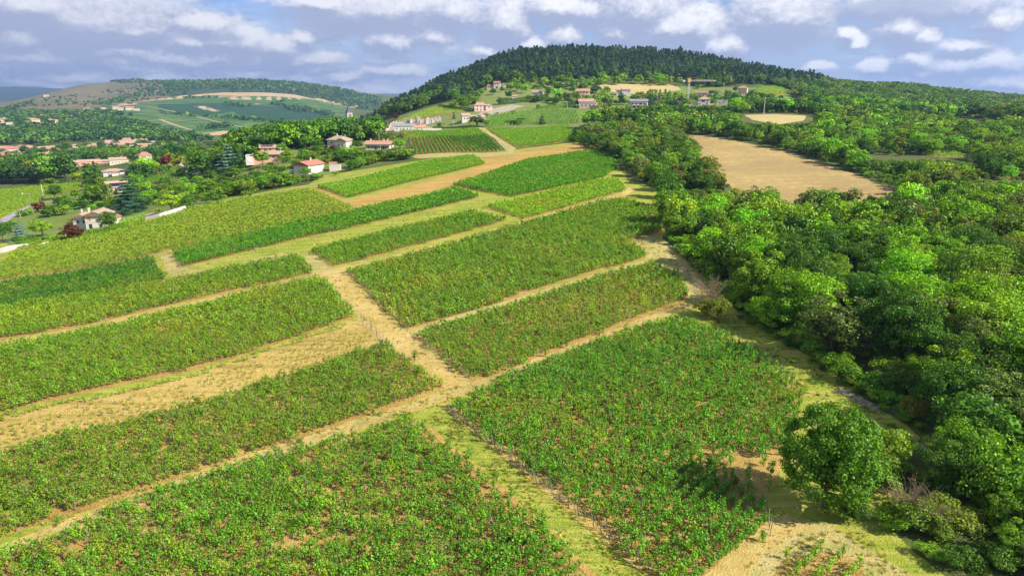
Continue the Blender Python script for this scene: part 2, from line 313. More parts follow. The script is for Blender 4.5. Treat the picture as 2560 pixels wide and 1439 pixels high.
# ------------------------------------------------------------------ draped sheets
def inpoly(x, y, P):
    P = np.asarray(P); r = np.zeros(len(x), bool); n = len(P); j = n - 1
    for i in range(n):
        xi, yi = P[i]; xj, yj = P[j]
        c = ((yi > y) != (yj > y)) & (x < (xj - xi) * (y - yi) / (yj - yi + 1e-12) + xi); r ^= c; j = i
    return r
def wpoly(px, after=0.0): return [pix_ground(u, v, after) for (u, v) in px]
LAY = [0]
def drape(name, P, mt, layer=1, jit=.25, label=None, after=0.0, world=False):
    """a ground sheet (field, lane, track) laid over the terrain; P in survey pixels"""
    W = P if world else wpoly(P, after)
    pts = []
    n = len(W)
    for i in range(n):
        a, b = Vector(W[i]), Vector(W[(i + 1) % n]); Ym = max(25., min(a.y, b.y)); st = max(.7, Ym * .013)
        c = max(1, min(200, int((b - a).length / st)))
        for q in range(c):
            p = a.lerp(b, q / c); s = jit * min(1.5, max(1, Ym / 150))
            o = mnoise.noise_vector(Vector((p.x * .35, p.y * .35, 3.3 + len(name)))) * s
            o2 = mnoise.noise_vector(Vector((p.x * 1.4, p.y * 1.4, 7.3))) * s * .5
            pts.append((p.x + o.x + o2.x, p.y + o.y + o2.y))
    A = np.array(pts); nb = len(A)
    kx = A[:, 0] / A[:, 1]; ly = np.log(A[:, 1])
    ks = np.arange(kx.min(), kx.max(), .014); ls = np.arange(ly.min(), ly.max(), .02)
    K, L = np.meshgrid(ks, ls); gy = np.exp(L.ravel()); gx = K.ravel() * gy
    KL = np.c_[kx, ly]
    ok = inpoly(K.ravel(), L.ravel(), KL)
    B = KL[::1]
    if ok.any():
        ik = K.ravel()[ok]; il = L.ravel()[ok]
        dm = np.full(len(ik), 9.)
        for q in range(0, len(B), 64): dm = np.minimum(dm, ((ik[:, None] - B[None, q:q + 64, 0]) ** 2 + ((il[:, None] - B[None, q:q + 64, 1]) * .7) ** 2).min(1))
        keep = dm > .006 ** 2; ik, il = ik[keep], il[keep]
    else: ik = il = np.zeros(0)
    vs = [Vector((float(a) * 100, float(b) * 100)) for a, b in zip(np.r_[kx, ik], np.r_[ly, il])]
    r = delaunay_2d_cdt(vs, [], [list(range(nb))], 1, 1e-5)
    O = np.array([(v.x / 100, v.y / 100) for v in r[0]]); Y = np.exp(O[:, 1]); X = O[:, 0] * Y
    Z = ground_z(X, Y) + layer * (.006 + Y * 2e-5 + np.maximum(0, Y - 150) * 1.6e-4)
    F = np.array([f for f in r[2] if len(f) == 3])
    me = mesh_np(name, np.c_[X, Y, Z], F, [mt], smooth=True)
    # make every face look up
    v0, v1, v2 = (np.c_[X, Y][F[:, i]] for i in range(3))
    if (((v1 - v0)[:, 0] * (v2 - v0)[:, 1] - (v1 - v0)[:, 1] * (v2 - v0)[:, 0]).mean()) < 0: me.flip_normals()
    return tag(link(name, me), label, None, None, 'structure')
def ribbon(name, px, width, mt, layer=3, label=None, after=0.0):
    """a track along a pixel path; width in metres"""
    W = [Vector(p) for p in wpoly(px, after)]; Lf, Rt = [], []
    for i, p in enumerate(W):
        d = (W[min(i + 1, len(W) - 1)] - W[max(i - 1, 0)]).normalized(); nrm = Vector((-d.y, d.x)) * width / 2
        Lf.append(tuple(p + nrm)); Rt.append(tuple(p - nrm))
    return drape(name, Lf + Rt[::-1], mt, layer, min(.25, width * .12), label, world=True)
# ================================================================== fields, lanes and tracks (all draped on the terrain)
S = 'structure'
drape('dirt_ground', [(-300,1700),(-300,640),(60,600),(480,515),(770,462),(800,440),(1190,385),(1440,355),(1510,362),(1570,450),(1640,470),(1700,545),(1650,600),(1760,690),(1830,765),(1900,800),(2060,920),(2300,1090),(2200,1300),(2400,1480),(2600,1700)], GM['lane'], 1, .5, 'dry grassy ground between the vineyard plots')
drape('hay_field', [(1715,338),(1760,340),(1850,355),(1930,372),(1990,385),(2060,410),(2150,440),(2240,478),(2180,505),(2060,520),(1900,515),(1800,450),(1775,425),(1740,380)], GM['brown'], 2, 1.2, 'bare brown hay field among the woods')
drape('meadow', [(1860,288),(1940,286),(2015,290),(2010,303),(1940,312),(1880,300)], GM['straw'], 2, 1.0, 'small straw coloured clearing behind the woods')
drape('sand_strip', [(770,472),(800,470),(870,503),(1215,412),(1190,396),(1330,375),(1440,359),(1505,362),(1490,374),(1290,418),(1115,468),(890,520),(845,502)], GM['soil_straw'], 2, .4, 'orange straw strip between the upper plots')
drape('sand_strip', [(-200,1080),(0,1045),(400,960),(890,800),(905,790),(960,858),(500,1008),(0,1138),(-200,1180)], GM['soil_pale'], 2, .4, 'sandy strip of young vines at the left')
drape('dirt_path', [(810,690),(870,680),(940,760),(1025,835),(1100,895),(1180,960),(1120,985),(1040,925),(960,855),(900,795)], GM['track'], 2, .5, 'dirt lane climbing between the plots')
drape('dirt_path', [(1185,318),(1215,322),(1290,370),(1285,380),(1265,378),(1235,345)], GM['grass_dry'], 3, .4, 'dry lane between the upper plots')
drape('dirt_patch', [(1020,388),(1255,382),(1285,378),(1285,388),(1200,392),(1040,398)], GM['grass_dry'], 3, .4, 'dry headland below the striped plot')
drape('dirt_patch', [(400,640),(435,632),(460,670),(520,678),(700,632),(740,640),(430,702)], GM['grass_dry'], 2, .4, 'dry corner of the grass lane')
drape('dirt_patch', [(745,636),(785,632),(840,668),(865,680),(800,690),(785,685)], GM['grass_dry'], 2, .4, 'dry headland beside the white track')
drape('dirt_patch', [(1580,600),(1650,590),(1760,690),(1800,720),(1730,755),(1700,690),(1625,650)], GM['grass_dry'], 2, .5, 'dry headland along the wood')
drape('dirt_patch', [(1780,1439),(1920,1330),(1960,1290),(2030,1300),(2120,1340),(2280,1439),(2300,1500),(1700,1520)], GM['grass_dry'], 2, .5, 'dry grass below the round tree')
ribbon('dirt_track', [(-250,905),(0,858),(400,775),(800,688),(1130,605),(1330,550),(1560,487),(1580,470)], 2.4, GM['track'], 4, 'pale track crossing the vineyard')
ribbon('dirt_track', [(-250,1470),(0,1382),(300,1265),(620,1150),(960,1040),(1150,978),(1320,915),(1500,845),(1725,760)], 2.0, GM['track'], 4, 'long dirt track in front')
ribbon('dirt_track', [(1020,832),(1200,775),(1400,717),(1620,652)], 1.5, GM['grass_dry'], 4, 'grassy furrow between two plots')
ribbon('dirt_track', [(0,705),(380,638),(430,628)], 1.4, GM['grass_dry'], 4, 'thin dry strip below the pale plot')
ribbon('dirt_track', [(640,500),(790,460),(1060,405),(1190,385)], 2.2, GM['grass_dry'], 4, 'grassy edge path below the gardens')
ribbon('dirt_track', [(1780,1470),(1860,1390),(1940,1325),(2000,1300)], 2.0, GM['track'], 4, 'dirt path beside the front plot')
ribbon('grass_strip', [(-250,1470),(0,1382),(300,1265),(620,1150),(960,1040),(1150,978),(1320,915),(1500,845),(1725,760)], .55, GM['grass_dry'], 6, 'grassy middle of the long dirt track')
ribbon('sandy_edge', [(1108,1008),(1215,1090),(1318,1180),(1412,1258),(1510,1336),(1650,1450),(1740,1530)], 1.1, GM['soil_pale'], 5, 'bare sandy edge along the left side of the near right plot')
ribbon('sandy_edge', [(1060,1062),(1178,1160),(1330,1288),(1458,1416),(1560,1530)], .6, GM['soil_straw'], 5, 'thin bare edge along the right side of the near left plot')
# the gardens and meadows on the hill
drape('meadow', [(960,330),(1000,290),(1130,255),(1215,225),(1250,205),(1500,207),(1900,220),(2000,240),(1900,270),(1700,300),(1560,320),(1420,318),(1200,325),(1000,328)], GM['meadow'], 1, 1.0, 'garden slope below the pine hill')
drape('straw_meadow', [(1490,215),(1560,211),(1680,212),(1705,226),(1640,233),(1560,236),(1520,228)], GM['straw'], 2, 1.0, 'straw meadow under the pines')
drape('gravel_patch', [(1215,275),(1280,262),(1310,265),(1240,287),(1190,290)], GM['court'], 2, .8, 'pale gravel field on the slope')
drape('meadow', [(1370,262),(1400,247),(1415,247),(1410,265),(1375,269)], GM['lawn'], 2, .8, 'bright lawn on the slope')
drape('meadow', [(1440,280),(1500,276),(1505,292),(1450,302)], GM['lawn'], 2, .8, 'yellow green garden plot')
drape('ploughed_strip', [(1503,277),(1565,276),(1575,290),(1515,292)], GM['soil_straw'], 2, .5, 'brown ploughed strip on the slope')
drape('gravel_patch', [(965,330),(975,308),(1060,300),(1100,292),(1105,300),(1060,316),(1090,320),(1085,328)], GM['court'], 3, .4, 'pale gravel of the cemetery')
drape('garden', [(150,620),(70,590),(0,600),(-60,560),(100,505),(180,460),(300,440),(430,450),(600,400),(720,370),(900,350),(1010,360),(1020,395),(800,440),(640,480),(500,515),(330,560)], GM['lawn'], 1, .6, 'gardens around the houses')
drape('terrace', [(305,545),(420,525),(445,520),(440,528),(350,548),(310,556)], GM['terrace'], 2, .1, 'orange terrace beside the cedar')
ribbon('road', [(-60,600),(0,557),(40,530),(85,510),(160,500),(190,498)], 4.0, GM['asphalt'], 3, 'curved lane beside the lit plot')
ribbon('road', [(380,500),(440,488),(520,478),(560,470)], 3.0, GM['asphalt'], 3, 'garden drive between the hedges')
# the valley
VF = [('valley_tan', [(0,318),(60,310),(230,300),(232,306),(60,320),(0,324)],1100), ('valley', [(40,315),(100,311),(215,307),(190,316),(60,319)],1100),
 ('valley', [(245,275),(420,245),(520,238),(600,240),(870,262),(880,300),(700,322),(560,325),(380,320),(260,300)],1150),
 ('valley_tan', [(330,256),(450,240),(560,232),(640,232),(740,238),(800,252),(700,250),(640,262),(560,246),(470,246)],1500),
 ('valley_tan', [(785,245),(900,266),(890,272),(800,256)],1500),
 ('valley_dark', [(395,262),(560,258),(600,275),(520,290),(400,284)],1200), ('valley_dark', [(560,262),(700,262),(820,275),(840,296),(700,305),(600,290)],1200),  # these two darker plots paint the cloud shadow on the valley floor
 ('valley', [(390,302),(640,322),(690,330),(600,345),(480,338),(400,326)],1000), ('valley', [(560,250),(700,252),(800,262),(700,260),(570,260)],1300), ('valley_tan', [(485,267),(510,266),(560,281),(530,280)],1300),
 ('valley_tan', [(290,262),(330,258),(345,262),(300,266)],1300), ('valley_tan', [(470,338),(560,328),(590,330),(585,336),(500,342)],900),
 ('valley_tan', [(390,352),(470,358),(480,362),(400,361)],700), ('valley', [(240,262),(300,262),(360,268),(300,276)],1300)]
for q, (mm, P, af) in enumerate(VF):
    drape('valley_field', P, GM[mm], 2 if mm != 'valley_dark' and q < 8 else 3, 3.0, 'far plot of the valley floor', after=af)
for P in ([(400,300),(450,318),(480,326)], [(370,268),(520,300),(640,325)], [(600,262),(720,268),(860,290)], [(250,300),(330,306),(420,300),(560,312)], [(330,286),(470,292),(560,300)]):
    ribbon('dirt_road', P, 6.0, GM['valley_tan'], 4, 'pale farm road in the valley', after=1100)
HS = wpoly([(420,244),(330,262),(200,274),(80,276),(-60,274)], 1700) + [tuple(at_y(u, Y, 230)[:2]) for u, Y in ((-80, 2700), (40, 3300), (160, 3500), (260, 3600), (400, 3550))]
drape('heath_slope', HS, GM['heath'], 2, 5, 'brown heath slope of the far hill', world=True)
drape('wooded_ridge', [tuple(at_y(u, Y, 230)[:2]) for u, Y in ((-500, 5200), (150, 5200), (420, 5400), (420, 8300), (-500, 8300))], GM['blue'], 2, 20, 'far blue wooded ridge on the horizon', world=True)
drape('wooded_slope', [(390,206),(450,206),(600,203),(700,207),(800,217),(880,231),(955,248),(940,276),(800,246),(640,230),(560,230),(430,244)], GM['wood'], 2, 5, 'wooded slope of the far hill', after=1900)

# ================================================================== vineyard plots
MAIN = ((0, 1382), (1150, 978)); STR = ((1100, 385), (1075, 350))
# name, polygon, ground, row axis, row gap, plant gap, plant height, tint, tint spread, missing share, ground contrast layer
LG, MG, YG, DG, BG, OG = (.105,.225,.018), (.075,.185,.018), (.20,.28,.03), (.035,.12,.014), (.045,.17,.018), (.115,.19,.022)
PLOTS = [
 ('near right', [(1125,1028),(1310,927),(1500,852),(1690,803),(1800,832),(1890,885),(2012,985),(1985,1070),(1950,1180),(1905,1275),(1922,1345),(1790,1439),(1700,1520),(1515,1329),(1328,1183)], 'soil', MAIN, 1.0, .50, 1.25, (.058,.160,.016), .28, .07),
 ('near left', [(-250,1490),(0,1397),(300,1280),(700,1140),(1035,1052),(1168,1160),(1315,1288),(1445,1416),(1560,1560),(-250,1800)], 'soil', MAIN, 1.0, .50, 1.2, (.062,.160,.016), .3, .09),
 ('mid left', [(-250,1200),(0,1142),(500,1013),(962,862),(1112,968),(960,1030),(600,1140),(300,1247),(0,1345),(-250,1425)], 'soil', MAIN, 1.0, .52, 1.15, (.075,.150,.018), .30, .08),
 ('young', [(-200,1090),(0,1062),(400,980),(890,815),(945,853),(500,1003),(0,1130),(-200,1170)], None, MAIN, 1.15, .75, .48, (.13,.19,.03), .4, .16),
 ('young edge', [(-200,1062),(0,1043),(400,962),(890,800),(897,808),(400,972),(0,1054),(-200,1075)], None, MAIN, 1.0, .6, .7, (.12,.20,.03), .3, .1),
 ('left band', [(-250,925),(0,872),(400,790),(800,692),(888,793),(700,858),(500,920),(0,1038),(-250,1080)], 'soil', MAIN, 1.0, .52, 1.15, (.080,.165,.018), .3, .02),
 ('left thin', [(-250,830),(0,772),(420,707),(740,641),(783,684),(400,768),(0,850),(-250,895)], 'soil', MAIN, 1.0, .52, 1.15, (.074,.155,.017), .28, .04),
 ('left dark', [(-250,770),(0,712),(378,646),(416,704),(0,772),(-250,820)], 'soil', MAIN, 1.0, .52, 1.15, (.032,.105,.016), .25, .02),
 ('left pale', [(-200,720),(10,660),(60,612),(250,578),(480,522),(640,495),(770,475),(882,521),(600,600),(425,626),(380,636),(0,700),(-200,745)], 'soil_straw', MAIN, 1.1, .60, 1.1, (.105,.175,.025), .22, .12),
 ('long green', [(432,632),(700,572),(1140,475),(1198,494),(880,570),(458,668)], 'soil', MAIN, 1.0, .52, 1.25, (.048,.145,.015), .2, .01),
 ('centre thin', [(780,628),(1180,530),(1268,551),(1000,625),(835,668)], 'soil', MAIN, 1.0, .52, 1.15, (.066,.155,.016), .3, .04),
 ('centre', [(872,681),(1150,606),(1330,556),(1500,507),(1560,502),(1690,540),(1650,582),(1578,600),(1618,645),(1400,706),(1022,828),(940,755)], 'soil', MAIN, 1.0, .52, 1.2, (.072,.160,.017), .32, .04),
 ('centre low', [(1030,842),(1200,788),(1400,727),(1622,660),(1700,692),(1722,748),(1500,838),(1185,955),(1100,888)], 'soil', MAIN, 1.0, .52, 1.15, (.078,.158,.018), .30, .07),
 ('upper small', [(1215,520),(1500,452),(1545,450),(1565,478),(1315,549)], 'soil', MAIN, 1.0, .55, 1.15, (.11,.22,.02), .3, .04),
 ('upper right', [(1130,465),(1320,402),(1490,377),(1550,412),(1508,447),(1282,494)], 'soil', MAIN, 1.0, .52, 1.25, (.055,.155,.015), .2, .01),
 ('upper left', [(792,469),(1050,408),(1185,391),(1213,411),(1000,462),(872,496)], 'soil', MAIN, 1.0, .55, 1.2, (.085,.19,.018), .25, .02),
 ('striped', [(1022,352),(1215,341),(1250,380),(1040,388)], 'soil_straw', ((1150,385),(1118,346)), 1.75, .7, 1.6, (.045,.12,.018), .2, 0),
 ('far left top', [(1000,325),(1190,321),(1222,343),(1012,351)], 'soil', ((1150,385),(1118,346)), 1.2, 1.0, 1.35, (.085,.195,.018), .2, 0),
 ('far right top', [(1218,322),(1420,313),(1440,340),(1420,355),(1292,370)], 'soil', MAIN, 1.2, 1.0, 1.35, (.085,.195,.018), .2, 0),
 ('slope rows', [(1232,288),(1300,280),(1385,272),(1445,276),(1452,308),(1330,311),(1215,318)], None, ((1320,311),(1345,278)), 2.0, 1.0, 1.5, (.08,.20,.03), .3, .03),
 ('slope rows small', [(1570,277),(1640,276),(1650,290),(1585,290)], None, ((1600,290),(1590,277)), 2.8, 1.0, 1.5, (.06,.17,.03), .2, 0),
 ('crane side', [(1885,222),(1950,217),(1998,237),(1900,250)], 'soil', ((1900,240),(1980,240)), 1.8, 1.4, 1.4, (.10,.25,.03), .2, 0),
 ('road side', [(-60,560),(0,478),(100,466),(215,458),(205,470),(110,500),(60,520),(0,548)], 'soil', ((0,540),(100,480)), 1.3, 1.0, 1.3, (.10,.18,.02), .2, .02),
 ('ridge', [(2380,280),(2600,297),(2600,312),(2480,300)], 'soil', ((2400,290),(2560,305)), 1.8, 1.4, 1.3, (.14,.27,.03), .2, 0),
 ('wood side', [(2460,415),(2600,420),(2600,448),(2520,445)], 'soil', ((2460,430),(2560,440)), 1.2, 1.0, 1.3, (.13,.26,.03), .25, .02),
 ('wood strip', [(2180,345),(2330,365),(2420,395),(2350,395),(2230,372)], 'soil', ((2180,350),(2400,390)), 1.2, 1.0, 1.3, (.12,.24,.03), .25, .02),
 ('hill left', [(985,308),(1080,272),(1150,268),(1160,280),(1050,296)], 'soil', ((1000,305),(1100,275)), 1.8, 1.3, 1.3, (.13,.26,.03), .2, 0),
 ('front corner', [(1935,1439),(1960,1400),(2060,1375),(2150,1400),(2170,1439),(2200,1520),(1900,1520)], 'soil', MAIN, 1.2, .6, 1.0, (.10,.19,.02), .35, .3),
]
VP = []       # x, y, height, rot, tint rgb, plot index
for pi, (nm, P, gm, ax, rg, pg, hh, tint, spr, miss) in enumerate(PLOTS):
    W = wpoly(P)
    if gm: drape('vineyard_soil', W, GM[gm], 3, .3, 'soil under the vines', world=True)
    a, b = (Vector(pix_ground(*q)) for q in ax); th = math.atan2(b.y - a.y, b.x - a.x)
    A = np.array(W); c, s = math.cos(th), math.sin(th)
    U = A[:, 0] * c + A[:, 1] * s; T = -A[:, 0] * s + A[:, 1] * c
    uu = np.arange(U.min(), U.max(), pg); tt = np.arange(T.min(), T.max(), rg)
    UU, TT = np.meshgrid(uu, tt); n = UU.size
    UU = UU.ravel() + rng.normal(0, .10 * pg, n); TT = TT.ravel() + rng.normal(0, .045, n)
    x = UU * c - TT * s; y = UU * s + TT * c
    ex = rng.normal(0, .22, n)
    ok = inpoly(x + ex, y + ex, A) & (y > 30) & (np.abs(x) < y * .84 + 4)
    x, y = x[ok], y[ok]; n = len(x)
    pn = np.array([mnoise.noise(Vector((float(q) * .09, float(w) * .09, pi * 3.1))) for q, w in zip(x, y)])
    pf = np.array([mnoise.noise(Vector((float(q) * .45, float(w) * .45, pi * 1.7))) for q, w in zip(x, y)])
    keep = rng.random(n) > np.clip(miss * (1 + 3.0 * np.clip(pf + pn, -.33, 1)), 0, .95)
    if nm == 'near right':   # thin, bare ground round the tree
        q = np.array(pix_ground(1930, 1190)); d = np.hypot(x - q[0], (y - q[1])); keep &= rng.random(n) < np.clip((d - 1.0) / 5.0, .12, 1)
    x, y, pn, pf = x[keep], y[keep], pn[keep], pf[keep]; n = len(x)
    h = hh * .97 * rng.uniform(.72, 1.25, n) * (1 + .18 * pf)
    tr = (np.array(tint) * np.array((.88, 1.0, 1.15)))[None] * np.exp(rng.normal(0, .16, n))[:, None]
    yl = np.clip(pn * 1.6 + pf * .7 + rng.normal(0, .45, n), 0, 1.4)[:, None] * spr       # patches that turn yellow
    tr = tr * (1 - yl) + yl * np.array((.17, .20, .03))[None]
    VP.append(np.c_[x, y, h, th + rng.normal(0, .3, n) + np.pi * rng.integers(0, 2, n), tr, np.full(n, pi), np.full(n, th)])
VP = np.concatenate(VP)
print('vines', len(VP))
# ------------------------------------------------------------------ rough grass on the lanes
GTUFT = []
for P, sp, tone, hh in (([(1040,1045),(1115,1010),(1300,1170),(1500,1330),(1640,1440),(1720,1520),(1560,1520),(1500,1440),(1340,1310),(1240,1205),(1130,1105)], .26, (.17,.25,.04), .13),
  ([(1120,985),(1320,917),(1500,847),(1700,770),(1690,800),(1500,850),(1310,925),(1120,1008),(1050,1040),(960,1045)], .34, (.14,.24,.035), .14),
  ([(1700,800),(1750,760),(1850,800),(1960,870),(2060,940),(2200,1040),(2260,1080),(2200,1090),(2010,985),(1890,885),(1800,832)], .4, (.11,.20,.03), .16),
  ([(810,690),(870,680),(940,760),(1025,835),(1100,895),(1180,960),(1120,985),(1040,925),(960,855),(900,795)], .7, (.34,.31,.10), .16),
  ([(1950,1300),(2030,1290),(2150,1330),(2300,1420),(2350,1500),(1800,1520),(1850,1440)], .4, (.24,.26,.06), .16),
  ([(1580,600),(1650,590),(1760,690),(1800,720),(1730,755),(1700,690),(1625,650)], .6, (.28,.29,.08), .18),
  ([(430,702),(400,645),(460,670),(880,572),(1200,500),(1280,495),(1215,520),(780,628)], .7, (.22,.28,.06), .14),
  ([(0,705),(380,640),(432,630),(460,668),(880,572),(1200,496),(1140,472),(700,568),(480,620),(380,634),(0,698)], .8, (.30,.30,.08), .2), ([(-100,1400),(0,1345),(300,1247),(620,1130),(960,1028),(1130,970),(1180,955),(1320,900),(1725,748),(1730,765),(1500,852),(1330,918),(1150,985),(960,1045),(620,1152),(300,1268),(0,1388)], .42, (.32,.30,.09), .14), ([(-100,1150),(0,1060),(400,975),(890,812),(945,853),(500,1003),(0,1130)], .55, (.36,.33,.10), .14), ([(0,1135),(500,1003),(955,855),(960,862),(500,1013),(0,1142)], .5, (.16,.20,.04), .25), ([(0,1350),(620,1130),(960,1030),(955,1040),(620,1150),(0,1372)], .5, (.16,.22,.04), .22)):
    W = np.array(wpoly(P)); x0, y0 = W.min(0); x1, y1 = W.max(0); n = int((x1 - x0) * (y1 - y0) / sp ** 2)
    x = rng.uniform(x0, x1, n); y = rng.uniform(y0, y1, n); ok = inpoly(x, y, W) & (y > 25) & (np.abs(x) < y * .82 + 2); x, y = x[ok], y[ok]
    pn = np.array([mnoise.noise(Vector((float(a) * .5, float(b) * .5, 2.0))) for a, b in zip(x, y)]); ok = pn > rng.uniform(-.55, .25, len(x)); x, y, pn = x[ok], y[ok], pn[ok]; n = len(x)
    h = hh * rng.uniform(.5, 1.4, n) * (1 + pn); w = h * rng.uniform(1.0, 1.8, n); dry = (rng.random(n) < .35)[:, None]
    t = np.where(dry, np.array((.36, .31, .11))[None], np.array(tone)[None]) * 1.45 * np.exp(rng.normal(0, .2, n))[:, None]
    GTUFT.append(np.c_[x, y, ground_z(x, y), w, w, h, rng.uniform(0, 6.28, n), t, rng.integers(0, 3, n)])
GTUFT = np.concatenate(GTUFT); print('tufts', len(GTUFT))
# ================================================================== foliage materials
def leaf_mat(name, sat_var=.5, transl=.35, gloss=.06, tone=(1, 1, 1)):
    m, k = mat(name)
    at = k.n.new('ShaderNodeAttribute'); at.attribute_type = 'INSTANCER'; at.attribute_name = 'tint'
    ge = k.n.new('ShaderNodeNewGeometry')
    ri = ge.outputs['Random Per Island']
    v = k.ramp(ri, 0, 1, 1 - sat_var * .8, 1 + sat_var, smooth=False)
    c = k.mix(1.0, at.outputs['Color'], k.comb(v, v, v), 'MULTIPLY')
    yel = k.mix(k.ramp(ri, .80, 1.0, 0, .45), c, k.mix(1.0, c, (1.5, 1.1, .6), 'MULTIPLY'))
    if tone != (1, 1, 1): yel = k.mix(1.0, yel, tone, 'MULTIPLY')
    d = k.n.new('ShaderNodeBsdfDiffuse'); k.l.new(yel, d.inputs[0])
    t = k.n.new('ShaderNodeBsdfTranslucent'); k.l.new(k.mix(1.0, yel, (1.25, 1.15, .55), 'MULTIPLY'), t.inputs[0])
    g = k.n.new('ShaderNodeBsdfGlossy'); g.inputs['Roughness'].default_value = .4; g.inputs[0].default_value = (.9, .95, 1, 1)
    a = k.n.new('ShaderNodeMixShader'); a.inputs[0].default_value = transl; k.l.new(d.outputs[0], a.inputs[1]); k.l.new(t.outputs[0], a.inputs[2])
    b = k.n.new('ShaderNodeMixShader'); b.inputs[0].default_value = gloss; k.l.new(a.outputs[0], b.inputs[1]); k.l.new(g.outputs[0], b.inputs[2])
    o = k.n.new('ShaderNodeOutputMaterial'); k.l.new(b.outputs[0], o.inputs[0]); return m
def plain_mat(name, col, rough=.8, var=.15, scale=3.0, metal=0.0, spec=.3):
    m, k = mat(name)
    g = k.n.new('ShaderNodeTexCoord').outputs['Object']
    f = k.noise(scale, g, 4, .6)
    c = k.mix(f, tuple(x * (1 - var * 1.6) for x in col), tuple(min(1, x * (1 + var * 1.6)) for x in col))
    bs = k.n.new('ShaderNodeBsdfPrincipled'); k.l.new(c, bs.inputs['Base Color']); bs.inputs['Roughness'].default_value = rough
    bs.inputs['Metallic'].default_value = metal; bs.inputs['Specular IOR Level'].default_value = spec
    o = k.n.new('ShaderNodeOutputMaterial'); k.l.new(bs.outputs[0], o.inputs[0]); return m
LEAF = leaf_mat('leaf', .85, .32, .012, (2.35, 2.05, .85)); VLEAF = leaf_mat('vine_leaf', .7, .28, .015, (2.3, 1.95, .95)); NEEDLE = leaf_mat('needle', .5, .2, .02, (1.7, 1.6, 1.3))
BARK = plain_mat('bark', (.13, .095, .065)); TWIG = plain_mat('dead_twig', (.30, .215, .13), .9); WOODP = plain_mat('weathered_post', (.22, .19, .15), .9)
LIB = bpy.data.collections.new('plant_library')          # never linked to the scene: only a source for scattered ground cover

def cards(P, N, size, asp=.75, g=None):
    """leaf shaped quads at P facing N"""
    g = g or rng; n = len(P)
    N = N / (np.linalg.norm(N, axis=1)[:, None] + 1e-9)
    a = g.normal(size=(n, 3)); T = np.cross(N, a); T /= np.linalg.norm(T, axis=1)[:, None] + 1e-9; B = np.cross(N, T)
    s = (size * g.uniform(.65, 1.3, n))[:, None] * .5
    V = np.stack([P - T * s, P - B * s * asp + N * s * .15, P + T * s, P + B * s * asp - N * s * .1], 1).reshape(-1, 3)
    F = np.arange(n * 4).reshape(n, 4); return V, F
def tube(pts, rad, seg=5):
    """tapered limb along pts"""
    pts = [Vector(p) for p in pts]; V = []; F = []
    for i, p in enumerate(pts):
        d = (pts[min(i + 1, len(pts) - 1)] - pts[max(0, i - 1)]).normalized()
        u = d.cross(Vector((.3, .9, .1))).normalized(); w = d.cross(u)
        for q in range(seg):
            a = q / seg * math.tau; V.append(tuple(p + (u * math.cos(a) + w * math.sin(a)) * rad[i]))
    for i in range(len(pts) - 1):
        for q in range(seg):
            F.append((i * seg + q, i * seg + (q + 1) % seg, (i + 1) * seg + (q + 1) % seg, (i + 1) * seg + q))
    return np.array(V), np.array(F)
def merge(L):
    V = []; F = []; o = 0
    for v, f in L: V.append(v); F.append(f + o); o += len(v)
    return np.concatenate(V), np.concatenate(F)
# ------------------------------------------------------------------ vines
def vine_mesh(seed, nl, ls, stakes):
    g = np.random.default_rng(seed); L = []
    ns = 7; c = np.stack([g.normal(0, .17, ns), g.normal(0, .07, ns), np.linspace(.42, .98, ns)], 1)
    r = g.uniform(.11, .20, ns); q = g.integers(0, ns, nl)
    d = g.normal(size=(nl, 3)); d /= np.linalg.norm(d, axis=1)[:, None]
    P = c[q] + d * (r[q] * g.uniform(.5, 1.05, nl))[:, None]; P[:, 2] = np.clip(P[:, 2], .18, 1.3)
    m = nl // 7; sx = g.normal(0, .12, (m, 2)); P[:m, :2] = sx; P[:m, 2] = g.uniform(.95, 1.28, m)   # shoots above the rest
    N = d * .8 + g.normal(size=(nl, 3)) * .6 + np.array((.1, 0, .35))
    L.append(cards(P, N, ls, .8, g))
    V, F = merge(L)
    tv, tf = tube([(0, 0, 0), (.03, .01, .3), (-.02, .02, .6)], [.035, .03, .02], 4)
    tv[:, 2] *= 1.0
    parts = [(V, F, 0), (tv, tf, 1)]
    if stakes:
        sv, sf = tube([(.05, .02, 0), (.05, .03, 1.28)], [.022, .02], 4); parts.append((sv, sf, 2))
    V2, F2 = merge([(a, b) for a, b, _ in parts]); mi = np.concatenate([np.full(len(b), i) for _, b, i in parts])
    return mesh_np('grapevine_plant', V2, F2, [VLEAF, BARK, WOODP], midx=mi)
def libobj(name, me):
    o = bpy.data.objects.new(name, me); return o
def coll(name, meshes):
    c = bpy.data.collections.new(name)
    for i, me in enumerate(meshes): c.objects.link(libobj(f'{name}_{i:02d}', me))
    return c
VN = [vine_mesh(100 + i, 190, .115, False) for i in range(5)]
VS = [vine_mesh(150 + i, 190, .115, True) for i in range(2)]
VM = [vine_mesh(200 + i, 85, .165, i == 0) for i in range(4)]
VF_ = [vine_mesh(300 + i, 40, .24, False) for i in range(4)]
